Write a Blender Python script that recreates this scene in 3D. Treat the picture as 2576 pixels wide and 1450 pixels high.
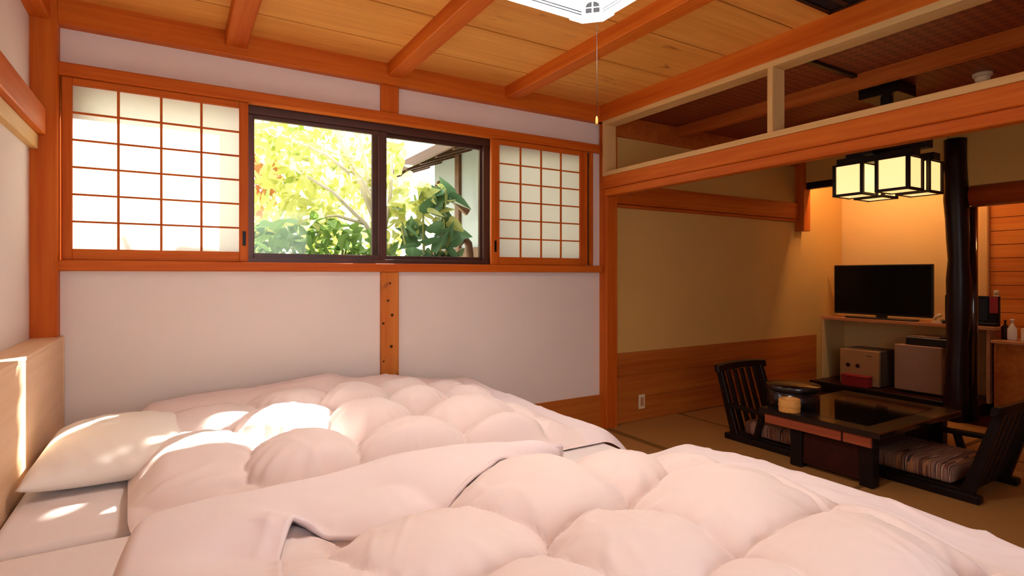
import bpy, bmesh, math, random
import numpy as np
from mathutils import Vector, Matrix, noise as mn

for o in list(bpy.data.objects):
    bpy.data.objects.remove(o)
SC = bpy.context.scene
COL = SC.collection
R = math.radians
random.seed(7)
rng = np.random.default_rng(7)

# ------------------------------------------------------------------ camera
cam_d = bpy.data.cameras.new('camera')
cam = bpy.data.objects.new('camera', cam_d)
COL.objects.link(cam)
cam.location = (0, 0, 1.27)
cam.rotation_euler = (R(90), 0, R(-31.18))
cam_d.sensor_width = 36
cam_d.lens = 36 * 1406 / 2576
cam_d.shift_y = -33 / 2576
cam_d.clip_start = 0.02
SC.camera = cam

# ------------------------------------------------------------------ sky, sun, exposure
W = bpy.data.worlds.new('sky')
SC.world = W
W.use_nodes = True
bg = W.node_tree.nodes['Background']
bg.inputs['Color'].default_value = (0.97, 0.97, 1.0, 1)
bg.inputs['Strength'].default_value = 3.4
sun_d = bpy.data.lights.new('sun', 'SUN')
sun = bpy.data.objects.new('sun', sun_d)
COL.objects.link(sun)
sun_d.energy = 26.0
sun_d.angle = R(0.6)
sun_d.color = (1.0, 0.95, 0.86)
sun_dir = Vector((-1.0, -1.0, -1.15))
sun.rotation_euler = sun_dir.to_track_quat('-Z', 'Y').to_euler()
sun.location = (6, 8, 9)
SC.view_settings.view_transform = 'Standard'
SC.view_settings.look = 'None'
SC.view_settings.gamma = 1.0
SC.view_settings.use_curve_mapping = False
SC.view_settings.exposure = 0.36


# ------------------------------------------------------------------ materials
def new_mat(name):
    m = bpy.data.materials.new(name)
    m.use_nodes = True
    nt = m.node_tree
    return m, nt, nt.nodes['Principled BSDF'], nt.nodes['Material Output']


def c4(c):
    return (c[0], c[1], c[2], 1)


def plain(name, col, rough=0.5, spec=0.4, metal=0.0, coat=0.0, bump=0.0, bscale=200):
    m, nt, b, out = new_mat(name)
    b.inputs['Base Color'].default_value = c4(col)
    b.inputs['Roughness'].default_value = rough
    b.inputs['Specular IOR Level'].default_value = spec
    b.inputs['Metallic'].default_value = metal
    b.inputs['Coat Weight'].default_value = coat
    # a faint procedural variation so that no surface is perfectly flat
    tc = nt.nodes.new('ShaderNodeTexCoord')
    nz = nt.nodes.new('ShaderNodeTexNoise')
    nz.inputs['Scale'].default_value = bscale
    nz.inputs['Detail'].default_value = 3
    nt.links.new(tc.outputs['Object'], nz.inputs['Vector'])
    if bump:
        bp = nt.nodes.new('ShaderNodeBump')
        bp.inputs['Strength'].default_value = bump
        bp.inputs['Distance'].default_value = 0.004
        nt.links.new(nz.outputs['Fac'], bp.inputs['Height'])
        nt.links.new(bp.outputs['Normal'], b.inputs['Normal'])
    else:
        mp = nt.nodes.new('ShaderNodeMapRange')
        mp.inputs[3].default_value = max(0.02, rough - 0.05)
        mp.inputs[4].default_value = min(1, rough + 0.05)
        nt.links.new(nz.outputs['Fac'], mp.inputs[0])
        nt.links.new(mp.outputs[0], b.inputs['Roughness'])
    return m


def wood(name, ca, cb, axis='x', rough=0.5, fine=38, knots=0.0, spec=0.18, stretch=0.04, kc=(0.16, 0.05, 0.012), coat=0.0, kscale=5.0):
    """long-grain wood: noise and bands stretched along one axis, optional dark flecks"""
    m, nt, b, out = new_mat(name)
    L = nt.links.new
    tc = nt.nodes.new('ShaderNodeTexCoord')
    mp = nt.nodes.new('ShaderNodeMapping')
    sc = {'x': (stretch, 1, 1), 'y': (1, stretch, 1), 'z': (1, 1, stretch)}[axis]
    mp.inputs['Scale'].default_value = sc
    L(tc.outputs['Object'], mp.inputs['Vector'])
    n1 = nt.nodes.new('ShaderNodeTexNoise')
    n1.inputs['Scale'].default_value = fine
    n1.inputs['Detail'].default_value = 6
    n1.inputs['Roughness'].default_value = 0.6
    n1.inputs['Distortion'].default_value = 0.4
    L(mp.outputs[0], n1.inputs['Vector'])
    n2 = nt.nodes.new('ShaderNodeTexNoise')
    n2.inputs['Scale'].default_value = fine * 0.22
    n2.inputs['Detail'].default_value = 3
    L(mp.outputs[0], n2.inputs['Vector'])
    mx = nt.nodes.new('ShaderNodeMix')
    mx.data_type = 'FLOAT'
    mx.inputs[0].default_value = 0.5
    L(n1.outputs['Fac'], mx.inputs[2])
    L(n2.outputs['Fac'], mx.inputs[3])
    cr = nt.nodes.new('ShaderNodeValToRGB')
    cr.color_ramp.elements[0].position = 0.36
    cr.color_ramp.elements[0].color = c4(cb)
    cr.color_ramp.elements[1].position = 0.62
    cr.color_ramp.elements[1].color = c4(ca)
    L(mx.outputs[0], cr.inputs['Fac'])
    col = cr.outputs['Color']
    if knots > 0:
        mk = nt.nodes.new('ShaderNodeMapping')
        s2 = {'x': (0.22, 1, 1), 'y': (1, 0.22, 1), 'z': (1, 1, 0.45)}[axis]
        mk.inputs['Scale'].default_value = s2
        L(tc.outputs['Object'], mk.inputs['Vector'])
        n3 = nt.nodes.new('ShaderNodeTexNoise')
        n3.inputs['Scale'].default_value = kscale * 3
        n3.inputs['Detail'].default_value = 2.5
        n3.inputs['Distortion'].default_value = 0.8
        L(mk.outputs[0], n3.inputs['Vector'])
        kr = nt.nodes.new('ShaderNodeValToRGB')
        kr.color_ramp.elements[0].position = 0.66
        kr.color_ramp.elements[0].color = (0, 0, 0, 1)
        kr.color_ramp.elements[1].position = 0.76
        kr.color_ramp.elements[1].color = (knots, knots, knots, 1)
        L(n3.outputs['Fac'], kr.inputs['Fac'])
        m2 = nt.nodes.new('ShaderNodeMix')
        m2.data_type = 'RGBA'
        L(kr.outputs['Color'], m2.inputs[0])
        L(col, m2.inputs[6])
        m2.inputs[7].default_value = c4(kc)
        col = m2.outputs[2]
    L(col, b.inputs['Base Color'])
    b.inputs['Roughness'].default_value = rough
    b.inputs['Specular IOR Level'].default_value = spec
    b.inputs['Coat Weight'].default_value = coat
    bp = nt.nodes.new('ShaderNodeBump')
    bp.inputs['Strength'].default_value = 0.12
    bp.inputs['Distance'].default_value = 0.003
    L(n1.outputs['Fac'], bp.inputs['Height'])
    L(bp.outputs['Normal'], b.inputs['Normal'])
    return m


def plaster(name, col):
    m, nt, b, out = new_mat(name)
    L = nt.links.new
    tc = nt.nodes.new('ShaderNodeTexCoord')
    nz = nt.nodes.new('ShaderNodeTexNoise')
    nz.inputs['Scale'].default_value = 260
    nz.inputs['Detail'].default_value = 4
    L(tc.outputs['Object'], nz.inputs['Vector'])
    n2 = nt.nodes.new('ShaderNodeTexNoise')
    n2.inputs['Scale'].default_value = 3
    L(tc.outputs['Object'], n2.inputs['Vector'])
    mx = nt.nodes.new('ShaderNodeMix')
    mx.data_type = 'RGBA'
    L(n2.outputs['Fac'], mx.inputs[0])
    mx.inputs[6].default_value = c4([c * 0.97 for c in col])
    mx.inputs[7].default_value = c4([min(1, c * 1.03) for c in col])
    L(mx.outputs[2], b.inputs['Base Color'])
    b.inputs['Roughness'].default_value = 0.9
    b.inputs['Specular IOR Level'].default_value = 0.15
    bp = nt.nodes.new('ShaderNodeBump')
    bp.inputs['Strength'].default_value = 0.15
    bp.inputs['Distance'].default_value = 0.002
    L(nz.outputs['Fac'], bp.inputs['Height'])
    L(bp.outputs['Normal'], b.inputs['Normal'])
    return m


def cloth(name, col, scale=22, strength=0.25):
    m, nt, b, out = new_mat(name)
    L = nt.links.new
    b.inputs['Base Color'].default_value = c4(col)
    b.inputs['Roughness'].default_value = 0.85
    b.inputs['Specular IOR Level'].default_value = 0.15
    b.inputs['Sheen Weight'].default_value = 0.15
    tc = nt.nodes.new('ShaderNodeTexCoord')
    nz = nt.nodes.new('ShaderNodeTexNoise')
    nz.inputs['Scale'].default_value = scale
    nz.inputs['Detail'].default_value = 3
    nz.inputs['Roughness'].default_value = 0.45
    nz.inputs['Distortion'].default_value = 0.3
    L(tc.outputs['Object'], nz.inputs['Vector'])
    bp = nt.nodes.new('ShaderNodeBump')
    bp.inputs['Strength'].default_value = strength
    bp.inputs['Distance'].default_value = 0.012
    L(nz.outputs['Fac'], bp.inputs['Height'])
    L(bp.outputs['Normal'], b.inputs['Normal'])
    return m


def translucent(name, col, fac=0.5, emit=0.0):
    m, nt, b, out = new_mat(name)
    L = nt.links.new
    nt.nodes.remove(b)
    d = nt.nodes.new('ShaderNodeBsdfDiffuse')
    t = nt.nodes.new('ShaderNodeBsdfTranslucent')
    tc = nt.nodes.new('ShaderNodeTexCoord')
    nz = nt.nodes.new('ShaderNodeTexNoise')
    nz.inputs['Scale'].default_value = 30
    nz.inputs['Detail'].default_value = 5
    L(tc.outputs['Object'], nz.inputs['Vector'])
    mx = nt.nodes.new('ShaderNodeMix')
    mx.data_type = 'RGBA'
    mx.inputs[6].default_value = c4([c * 0.96 for c in col])
    mx.inputs[7].default_value = c4(col)
    L(nz.outputs['Fac'], mx.inputs[0])
    L(mx.outputs[2], d.inputs['Color'])
    L(mx.outputs[2], t.inputs['Color'])
    ms = nt.nodes.new('ShaderNodeMixShader')
    ms.inputs[0].default_value = fac
    L(d.outputs[0], ms.inputs[1])
    L(t.outputs[0], ms.inputs[2])
    L(ms.outputs[0], out.inputs['Surface'])
    return m


def glowing(name, col, strength):
    m, nt, b, out = new_mat(name)
    b.inputs['Base Color'].default_value = (0.9, 0.9, 0.9, 1)
    b.inputs['Emission Color'].default_value = c4(col)
    b.inputs['Emission Strength'].default_value = strength
    b.inputs['Roughness'].default_value = 0.6
    return m


def glass(name, tint=(0.93, 0.96, 0.95), refl=0.07):
    m, nt, b, out = new_mat(name)
    L = nt.links.new
    nt.nodes.remove(b)
    tr = nt.nodes.new('ShaderNodeBsdfTransparent')
    tr.inputs['Color'].default_value = c4(tint)
    gl = nt.nodes.new('ShaderNodeBsdfGlossy')
    gl.inputs['Roughness'].default_value = 0.03
    lw = nt.nodes.new('ShaderNodeLayerWeight')
    pw = nt.nodes.new('ShaderNodeMath')
    pw.operation = 'POWER'
    pw.inputs[1].default_value = 5.0
    L(lw.outputs['Facing'], pw.inputs[0])
    fr = nt.nodes.new('ShaderNodeMath')
    fr.operation = 'MULTIPLY_ADD'
    fr.inputs[1].default_value = 0.6
    fr.inputs[2].default_value = 0.03
    L(pw.outputs[0], fr.inputs[0])
    ms = nt.nodes.new('ShaderNodeMixShader')
    L(fr.outputs[0], ms.inputs[0])
    L(tr.outputs[0], ms.inputs[1])
    L(gl.outputs[0], ms.inputs[2])
    L(ms.outputs[0], out.inputs['Surface'])
    return m


OR_A, OR_B = (0.62, 0.150, 0.013), (0.47, 0.075, 0.005)
M = {}
M['beam_x'] = wood('cedar_beam_x', OR_A, OR_B, 'x')
M['beam_y'] = wood('cedar_beam_y', OR_A, OR_B, 'y')
M['post'] = wood('cedar_post', OR_A, OR_B, 'z')
M['knotty'] = wood('knotty_cedar_post', (0.62, 0.21, 0.04), (0.50, 0.12, 0.016), 'z', knots=0.95, kscale=4.2)
M['plank'] = wood('ceiling_cedar_plank', (0.82, 0.385, 0.085), (0.66, 0.265, 0.045), 'x', knots=0.75, fine=30, kc=(0.24, 0.07, 0.012), kscale=3.2, rough=0.5)
M['pale_y'] = wood('pale_hinoki_y', (0.72, 0.47, 0.20), (0.64, 0.37, 0.13), 'y')
M['pale_z'] = wood('pale_hinoki_z', (0.72, 0.47, 0.20), (0.64, 0.37, 0.13), 'z')
M['headboard'] = wood('light_veneer', (0.80, 0.55, 0.36), (0.72, 0.45, 0.27), 'y', fine=26)
M['wains'] = wood('wainscot_cedar', (0.52, 0.16, 0.025), (0.38, 0.085, 0.012), 'x', fine=30, knots=0.3)
M['ajiro_beam'] = wood('dark_cedar_beam', (0.55, 0.14, 0.022), (0.40, 0.08, 0.012), 'y')
M['plankwall'] = wood('washroom_plank', (0.62, 0.22, 0.04), (0.46, 0.12, 0.018), 'y', fine=30)
M['dark'] = wood('black_lacquered_wood', (0.012, 0.005, 0.004), (0.005, 0.0025, 0.0025), 'x', rough=0.38, spec=0.22)
M['darkred'] = wood('dark_rosewood', (0.045, 0.009, 0.006), (0.022, 0.005, 0.004), 'x', rough=0.35)
M['log'] = wood('dark_polished_log', (0.022, 0.006, 0.007), (0.008, 0.003, 0.004), 'z', rough=0.33, spec=0.3, fine=20)
M['drawer'] = wood('reddish_drawer_wood', (0.36, 0.085, 0.035), (0.26, 0.05, 0.02), 'y', rough=0.4)
M['slimpost'] = wood('glossy_dark_post', (0.03, 0.010, 0.010), (0.012, 0.005, 0.006), 'z', rough=0.12, spec=0.7, fine=20, coat=1.0)
M['logbeam'] = wood('round_cedar_log', (0.46, 0.10, 0.02), (0.34, 0.055, 0.010), 'y', rough=0.4)
M['shelf'] = wood('pinkish_shelf_wood', (0.60, 0.27, 0.13), (0.48, 0.19, 0.08), 'y')
M['white'] = plaster('white_plaster', (0.83, 0.735, 0.685))
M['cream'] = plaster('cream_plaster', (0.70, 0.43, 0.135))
M['cream2'] = plaster('alcove_plaster', (0.78, 0.55, 0.26))
M['paper'] = translucent('shoji_paper', (0.96, 0.94, 0.88), 0.62)
M['lanternpaper'] = glowing('lit_lantern_paper', (1.0, 0.56, 0.20), 1.08)
M['glass'] = glass('window_glass')
M['alu'] = plain('bronze_aluminium', (0.065, 0.020, 0.012), 0.4, 0.5)
M['sheet'] = cloth('white_sheet', (0.78, 0.70, 0.69), 7, 0.15)
M['duvet'] = cloth('white_duvet_cover', (0.79, 0.665, 0.635), 7, 0.14)
M['hem'] = cloth('lavender_white_hem', (0.80, 0.685, 0.69), 7, 0.14)
M['pillow'] = cloth('white_pillowcase', (0.84, 0.77, 0.70), 7, 0.12)
M['bedbase'] = wood('bed_base_wood', (0.50, 0.28, 0.15), (0.42, 0.22, 0.11), 'x')
M['black'] = plain('black_plastic', (0.010, 0.010, 0.011), 0.35, 0.4)
M['screen'] = plain('dark_tv_screen', (0.002, 0.002, 0.003), 0.08, 0.18)
M['tabletop'] = plain('glossy_table_inset', (0.006, 0.005, 0.004), 0.06, 0.6)
M['fridge'] = plain('dim_lit_white_enamel', (0.38, 0.225, 0.165), 0.5, 0.2)  # white enamel with the alcove's dim orange light put into its colour
M['safe'] = plain('dim_lit_cream_enamel', (0.46, 0.27, 0.125), 0.5, 0.2)  # cream front darkened and warmed in colour to stand for dim light
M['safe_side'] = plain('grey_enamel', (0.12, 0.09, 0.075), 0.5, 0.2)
M['red'] = plain('crimson_card', (0.32, 0.02, 0.025), 0.6)
M['silver'] = plain('silver_metal', (0.6, 0.58, 0.55), 0.25, metal=1.0)
M['ivory'] = plain('ivory_plastic', (0.78, 0.66, 0.46), 0.4)
M['whiteplastic'] = plain('white_plastic', (0.80, 0.78, 0.76), 0.4)
M['tub'] = plain('black_lacquer', (0.010, 0.006, 0.006), 0.22, 0.5, coat=0.3)
M['hinoki'] = wood('light_bent_wood', (0.80, 0.42, 0.12), (0.66, 0.29, 0.06), 'x', fine=50)
M['lampwhite'] = translucent('white_acrylic', (0.62, 0.66, 0.78), 0.6)
M['lamptube'] = glowing('lit_tube', (1.0, 0.88, 0.78), 58)
M['warmtube'] = glowing('lit_warm_tube', (1.0, 0.60, 0.28), 54)
M['lampframe'] = glowing('lit_cream_acrylic', (1.0, 0.96, 0.86), 1.0)
M['lampgrey'] = plain('frosted_lattice_pane', (0.012, 0.013, 0.015), 0.6, 0.05)
M['bark'] = plain('pale_bark', (0.55, 0.49, 0.38), 0.9, 0.1, bump=0.5, bscale=40)
M['stem'] = plain('green_stem', (0.30, 0.30, 0.10), 0.8, 0.1)
M['soil'] = plain('garden_soil', (0.20, 0.15, 0.10), 0.95, 0.1, bump=0.5, bscale=30)
M['gravel'] = plain('pale_garden_gravel', (0.55, 0.50, 0.42), 0.95, 0.1, bump=0.6, bscale=60)
M['extwall'] = plaster('grey_outside_plaster', (0.36, 0.38, 0.385))
M['extwood'] = wood('weathered_brown_timber', (0.16, 0.075, 0.04), (0.10, 0.045, 0.025), 'y')
M['rooftile'] = plain('dark_roof', (0.09, 0.09, 0.10), 0.6)
M['seam'] = plain('dark_joint_backing', (0.10, 0.04, 0.012), 0.9, 0.1)
M['blackpanel'] = plain('matt_black_panel', (0.012, 0.010, 0.012), 0.7, 0.2)


def leaf_mat(name, col, tr):
    m, nt, b, out = new_mat(name)
    L = nt.links.new
    nt.nodes.remove(b)
    d = nt.nodes.new('ShaderNodeBsdfPrincipled')
    d.inputs['Roughness'].default_value = 0.4
    d.inputs['Specular IOR Level'].default_value = 0.5
    t = nt.nodes.new('ShaderNodeBsdfTranslucent')
    oi = nt.nodes.new('ShaderNodeNewGeometry')
    cr = nt.nodes.new('ShaderNodeValToRGB')
    cr.color_ramp.elements[0].color = c4(col[0])
    cr.color_ramp.elements[1].color = c4(col[1])
    L(oi.outputs['Random Per Island'], cr.inputs['Fac'])
    L(cr.outputs['Color'], d.inputs['Base Color'])
    hs = nt.nodes.new('ShaderNodeHueSaturation')
    hs.inputs['Value'].default_value = 1.5
    hs.inputs['Hue'].default_value = 0.48
    L(cr.outputs['Color'], hs.inputs['Color'])
    L(hs.outputs['Color'], t.inputs['Color'])
    ms = nt.nodes.new('ShaderNodeMixShader')
    ms.inputs[0].default_value = tr
    L(d.outputs[0], ms.inputs[1])
    L(t.outputs[0], ms.inputs[2])
    L(ms.outputs[0], out.inputs['Surface'])
    return m


M['leaf_y'] = leaf_mat('yellow_green_leaf', ((0.22, 0.32, 0.05), (0.62, 0.60, 0.22)), 0.45)
M['leaf_g'] = leaf_mat('mid_green_leaf', ((0.04, 0.13, 0.03), (0.22, 0.36, 0.08)), 0.35)
M['leaf_b'] = leaf_mat('blue_green_glossy_leaf', ((0.03, 0.10, 0.045), (0.14, 0.26, 0.12)), 0.25)
M['leaf_o'] = leaf_mat('russet_leaf', ((0.40, 0.16, 0.05), (0.50, 0.30, 0.12)), 0.4)

# tatami: fine woven rush
mt, nt, b, out = new_mat('tatami_rush')
tc = nt.nodes.new('ShaderNodeTexCoord')
wv = nt.nodes.new('ShaderNodeTexWave')
wv.inputs['Scale'].default_value = 60
wv.inputs['Distortion'].default_value = 1.5
wv.inputs['Detail'].default_value = 2
nt.links.new(tc.outputs['Object'], wv.inputs['Vector'])
mx = nt.nodes.new('ShaderNodeMix')
mx.data_type = 'RGBA'
mx.inputs[6].default_value = (0.34, 0.145, 0.034, 1)
mx.inputs[7].default_value = (0.43, 0.20, 0.05, 1)
nt.links.new(wv.outputs['Fac'], mx.inputs[0])
nt.links.new(mx.outputs[2], b.inputs['Base Color'])
b.inputs['Roughness'].default_value = 0.75
M['tatami'] = mt
M['heri'] = plain('tatami_border_cloth', (0.20, 0.095, 0.026), 0.8, 0.1)

# woven ajiro ceiling
ma, nt, b, out = new_mat('woven_ajiro_ceiling')
tc = nt.nodes.new('ShaderNodeTexCoord')
ck = nt.nodes.new('ShaderNodeTexChecker')
ck.inputs['Scale'].default_value = 22
mp = nt.nodes.new('ShaderNodeMapping')
mp.inputs['Rotation'].default_value = (0, 0, R(45))
nt.links.new(tc.outputs['Object'], mp.inputs['Vector'])
nt.links.new(mp.outputs[0], ck.inputs['Vector'])
ck.inputs['Color1'].default_value = (0.30, 0.062, 0.020, 1)
ck.inputs['Color2'].default_value = (0.18, 0.034, 0.012, 1)
nt.links.new(ck.outputs['Color'], b.inputs['Base Color'])
b.inputs['Roughness'].default_value = 0.5
M['ajiro'] = ma

# striped cushion fabric
ms_, nt, b, out = new_mat('striped_cushion_fabric')
tc = nt.nodes.new('ShaderNodeTexCoord')
mp = nt.nodes.new('ShaderNodeMapping')
mp.inputs['Scale'].default_value = (0.03, 1, 0.03)
nt.links.new(tc.outputs['Object'], mp.inputs['Vector'])
nz = nt.nodes.new('ShaderNodeTexNoise')
nz.inputs['Scale'].default_value = 34
nz.inputs['Detail'].default_value = 1
nt.links.new(mp.outputs[0], nz.inputs['Vector'])
cr = nt.nodes.new('ShaderNodeValToRGB')
cr.color_ramp.interpolation = 'CONSTANT'
els = cr.color_ramp.elements
els[0].position = 0.0
els[0].color = (0.10, 0.035, 0.02, 1)
els[1].position = 0.40
els[1].color = (0.34, 0.14, 0.06, 1)
for pz, cc in ((0.46, (0.05, 0.025, 0.025)), (0.50, (0.36, 0.22, 0.15)), (0.55, (0.16, 0.05, 0.03)), (0.60, (0.26, 0.14, 0.10))):
    e = els.new(pz)
    e.color = c4(cc)
nt.links.new(nz.outputs['Fac'], cr.inputs['Fac'])
nt.links.new(cr.outputs['Color'], b.inputs['Base Color'])
b.inputs['Roughness'].default_value = 0.9
M['stripe'] = ms_


# ------------------------------------------------------------------ builders
def link_mesh(name, me, mat, parent=None, smooth=False):
    o = bpy.data.objects.new(name, me)
    COL.objects.link(o)
    if mat and not me.materials:
        me.materials.append(M[mat] if isinstance(mat, str) else mat)
    if smooth:
        me.polygons.foreach_set('use_smooth', [True] * len(me.polygons))
    if parent is not None:
        o.parent = parent
        if parent.get('_w') is not None:
            lx, ly, lz, rz = parent['_w']
            o.matrix_parent_inverse = (Matrix.Translation((lx, ly, lz)) @ Matrix.Rotation(rz, 4, 'Z')).inverted()
    return o


def meta(o, label, cat=None, group=None, kind=None):
    o['label'] = label
    if cat:
        o['category'] = cat
    if group:
        o['group'] = group
    if kind:
        o['kind'] = kind
    return o


def thing(name, label, cat, loc=(0, 0, 0), rz=0.0, group=None, world=True):
    """an Empty at the base; world=True: parts are given in world coordinates"""
    o = bpy.data.objects.new(name, None)
    o.empty_display_size = 0.05
    COL.objects.link(o)
    o.location = loc
    o.rotation_euler = (0, 0, rz)
    if world:
        o['_w'] = (loc[0], loc[1], loc[2], rz)
    meta(o, label, cat, group)
    return o


def bm_box(bm, x0, x1, y0, y1, z0, z1):
    v = [bm.verts.new(p) for p in ((x0, y0, z0), (x1, y0, z0), (x1, y1, z0), (x0, y1, z0), (x0, y0, z1), (x1, y0, z1), (x1, y1, z1), (x0, y1, z1))]
    for f in ((0, 3, 2, 1), (4, 5, 6, 7), (0, 1, 5, 4), (1, 2, 6, 5), (2, 3, 7, 6), (3, 0, 4, 7)):
        bm.faces.new([v[i] for i in f])
    return v


def finish(name, bm, mat, parent=None, bevel=0.0, smooth=False, seg=1, matrix=None):
    if bevel > 0:
        bmesh.ops.bevel(bm, geom=list(bm.edges), offset=bevel, segments=seg, affect='EDGES', profile=0.5)
    if matrix is not None:
        bmesh.ops.transform(bm, matrix=matrix, verts=bm.verts)
    bmesh.ops.recalc_face_normals(bm, faces=bm.faces)
    me = bpy.data.meshes.new(name)
    bm.to_mesh(me)
    bm.free()
    return link_mesh(name, me, mat, parent, smooth)


def box(name, x0, x1, y0, y1, z0, z1, mat, parent=None, bevel=0.003, matrix=None):
    bm = bmesh.new()
    bm_box(bm, min(x0, x1), max(x0, x1), min(y0, y1), max(y0, y1), min(z0, z1), max(z0, z1))
    return finish(name, bm, mat, parent, bevel, matrix=matrix)


def boxes(name, lst, mat, parent=None, bevel=0.0):
    bm = bmesh.new()
    for b_ in lst:
        bm_box(bm, *b_)
    return finish(name, bm, mat, parent, bevel)


def lathe(name, prof, mat, parent=None, loc=(0, 0, 0), n=28, axis='z', smooth=True, phase=0.0):
    bm = bmesh.new()
    rings = []
    for r, z in prof:
        ring = []
        for k in range(n):
            a = 2 * math.pi * k / n + phase
            p = (r * math.cos(a), r * math.sin(a), z)
            if axis == 'x':
                p = (z, p[0], p[1])
            elif axis == 'y':
                p = (p[0], z, p[1])
            ring.append(bm.verts.new((p[0] + loc[0], p[1] + loc[1], p[2] + loc[2])))
        rings.append(ring)
    for a, b2 in zip(rings[:-1], rings[1:]):
        for k in range(n):
            bm.faces.new((a[k], a[(k + 1) % n], b2[(k + 1) % n], b2[k]))
    bm.faces.new(rings[0][::-1])
    bm.faces.new(rings[-1])
    o = finish(name, bm, mat, parent)
    me = o.data
    if smooth:
        for p in me.polygons:
            p.use_smooth = len(p.vertices) == 4
    return o


def tube(name, pts, rad, mat, parent=None, n=8):
    bm = bmesh.new()
    rings = []
    P = [Vector(p) for p in pts]
    rads = rad if isinstance(rad, (list, tuple)) else [rad] * len(P)
    for i, p in enumerate(P):
        d = (P[min(i + 1, len(P) - 1)] - P[max(i - 1, 0)]).normalized()
        u = d.orthogonal().normalized() if i == 0 else (u - d * u.dot(d)).normalized()
        w = d.cross(u)
        rings.append([bm.verts.new(p + (u * math.cos(2 * math.pi * k / n) + w * math.sin(2 * math.pi * k / n)) * rads[i]) for k in range(n)])
    for a, b2 in zip(rings[:-1], rings[1:]):
        for k in range(n):
            bm.faces.new((a[k], a[(k + 1) % n], b2[(k + 1) % n], b2[k]))
    bm.faces.new(rings[0][::-1])
    bm.faces.new(rings[-1])
    return finish(name, bm, mat, parent, smooth=True)


def prism(name, pts, a0, a1, plane, mat, parent=None, bevel=0.0):
    """extrude a 2-D outline: plane 'yz' extrudes along x, 'xz' along y, 'xy' along z"""
    bm = bmesh.new()

    def mk(p, a):
        return {'yz': (a, p[0], p[1]), 'xz': (p[0], a, p[1]), 'xy': (p[0], p[1], a)}[plane]
    lo = [bm.verts.new(mk(p, a0)) for p in pts]
    hi = [bm.verts.new(mk(p, a1)) for p in pts]
    n = len(pts)
    bm.faces.new(lo)
    bm.faces.new(hi[::-1])
    for i in range(n):
        bm.faces.new((lo[i], lo[(i + 1) % n], hi[(i + 1) % n], hi[i]))
    return finish(name, bm, mat, parent, bevel)


def struct(o, label, cat=None):
    return meta(o, label, cat, kind='structure')


YW = 3.60      # front plane of the timber on the window wall
# ================================================================== STRUCTURE
# floor and tatami
fl = struct(box('floor', -0.75, 7.3, -1.3, 3.75, -0.12, -0.03, 'soil', bevel=0), 'floor under the tatami mats and beds', 'floor')


def tatami(x0, y0, x1, y1, along):
    g = 0.003
    m = box('tatami_mat', x0 + g, x1 - g, y0 + g, y1 - g, -0.03, 0.0, 'tatami', fl, bevel=0.004)
    if along == 'y':
        for xa in (x0 + g, x1 - g - 0.028):
            box('border', xa, xa + 0.028, y0 + g, y1 - g, -0.002, 0.0015, 'heri', m, bevel=0)
    else:
        for ya in (y0 + g, y1 - g - 0.028):
            box('border', x0 + g, x1 - g, ya, ya + 0.028, -0.002, 0.0015, 'heri', m, bevel=0)


xs = [-0.62, 0.30, 1.22, 2.14, 3.06]
for i in range(4):
    for ya, yb in ((-1.25, 0.55), (0.55, 2.08), (2.08, 3.6)):
        tatami(xs[i], ya, xs[i + 1], yb, 'y')
for (a, b_, c_, d_, al) in ((3.06, 1.80, 3.97, 3.6, 'y'), (3.97, 2.7, 5.8, 3.6, 'x'), (3.97, 1.8, 5.8, 2.7, 'x'), (3.06, 0.9, 4.9, 1.8, 'x'), (4.9, 0.0, 5.8, 1.8, 'y'), (3.06, 0.0, 4.9, 0.9, 'x'), (3.06, -1.25, 4.9, 0.0, 'x'), (4.9, -1.25, 5.8, 0.0, 'y')):
    tatami(a, b_, c_, d_, al)
box('floor_board', 5.8, 7.3, -1.25, 3.6, -0.03, 0.0, 'darkred', fl, bevel=0.002)

# window wall of the bedroom
wb = boxes('wall_back', [(-0.75, 3.10, 3.62, 3.76, 2.30, 2.82), (-0.75, 3.10, 3.62, 3.76, -0.1, 1.32), (-0.75, -0.50, 3.62, 3.76, 1.32, 2.30), (2.93, 3.10, 3.62, 3.76, 1.32, 2.30)], 'white')
struct(wb, 'white plastered window wall behind the beds', 'wall')
# tea room side of the same wall
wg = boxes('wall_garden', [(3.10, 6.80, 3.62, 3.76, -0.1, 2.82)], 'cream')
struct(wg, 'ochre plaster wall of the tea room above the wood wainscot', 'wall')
wl = boxes('wall_left', [(-0.75, -0.60, -1.3, 3.70, -0.1, 2.82)], 'white')
struct(wl, 'white plastered wall behind the headboard', 'wall')
wf = boxes('wall_front', [(-0.75, 7.4, -1.42, -1.28, -0.1, 0.75), (-0.75, 7.4, -1.42, -1.28, 2.25, 2.82), (-0.75, -0.35, -1.42, -1.28, 0.75, 2.25), (1.75, 7.4, -1.42, -1.28, 0.75, 2.25)], 'white')
struct(wf, 'plastered wall opposite the window wall, with an added opening for fill daylight', 'wall')
w2 = thing('added_fill_window', 'plain timber frame of an unseen window added in the wall opposite for fill daylight', 'window', (0.7, -1.3, 0.75))  # unseen window, added to throw soft frontal daylight on the beds
w2['kind'] = 'structure'
box('head_frame', -0.35, 1.75, -1.42, -1.26, 2.21, 2.25, 'alu', w2)
box('sill_frame', -0.35, 1.75, -1.42, -1.26, 0.75, 0.79, 'alu', w2)
for xa in (-0.35, 0.68, 1.71):
    box('jamb', xa, xa + 0.04, -1.42, -1.26, 0.79, 2.21, 'alu', w2)
we = boxes('wall_alcove', [(6.73, 6.85, 2.30, 3.62, -0.1, 2.82)], 'cream2')
struct(we, 'softly lit plaster back wall of the television alcove', 'wall')
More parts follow.
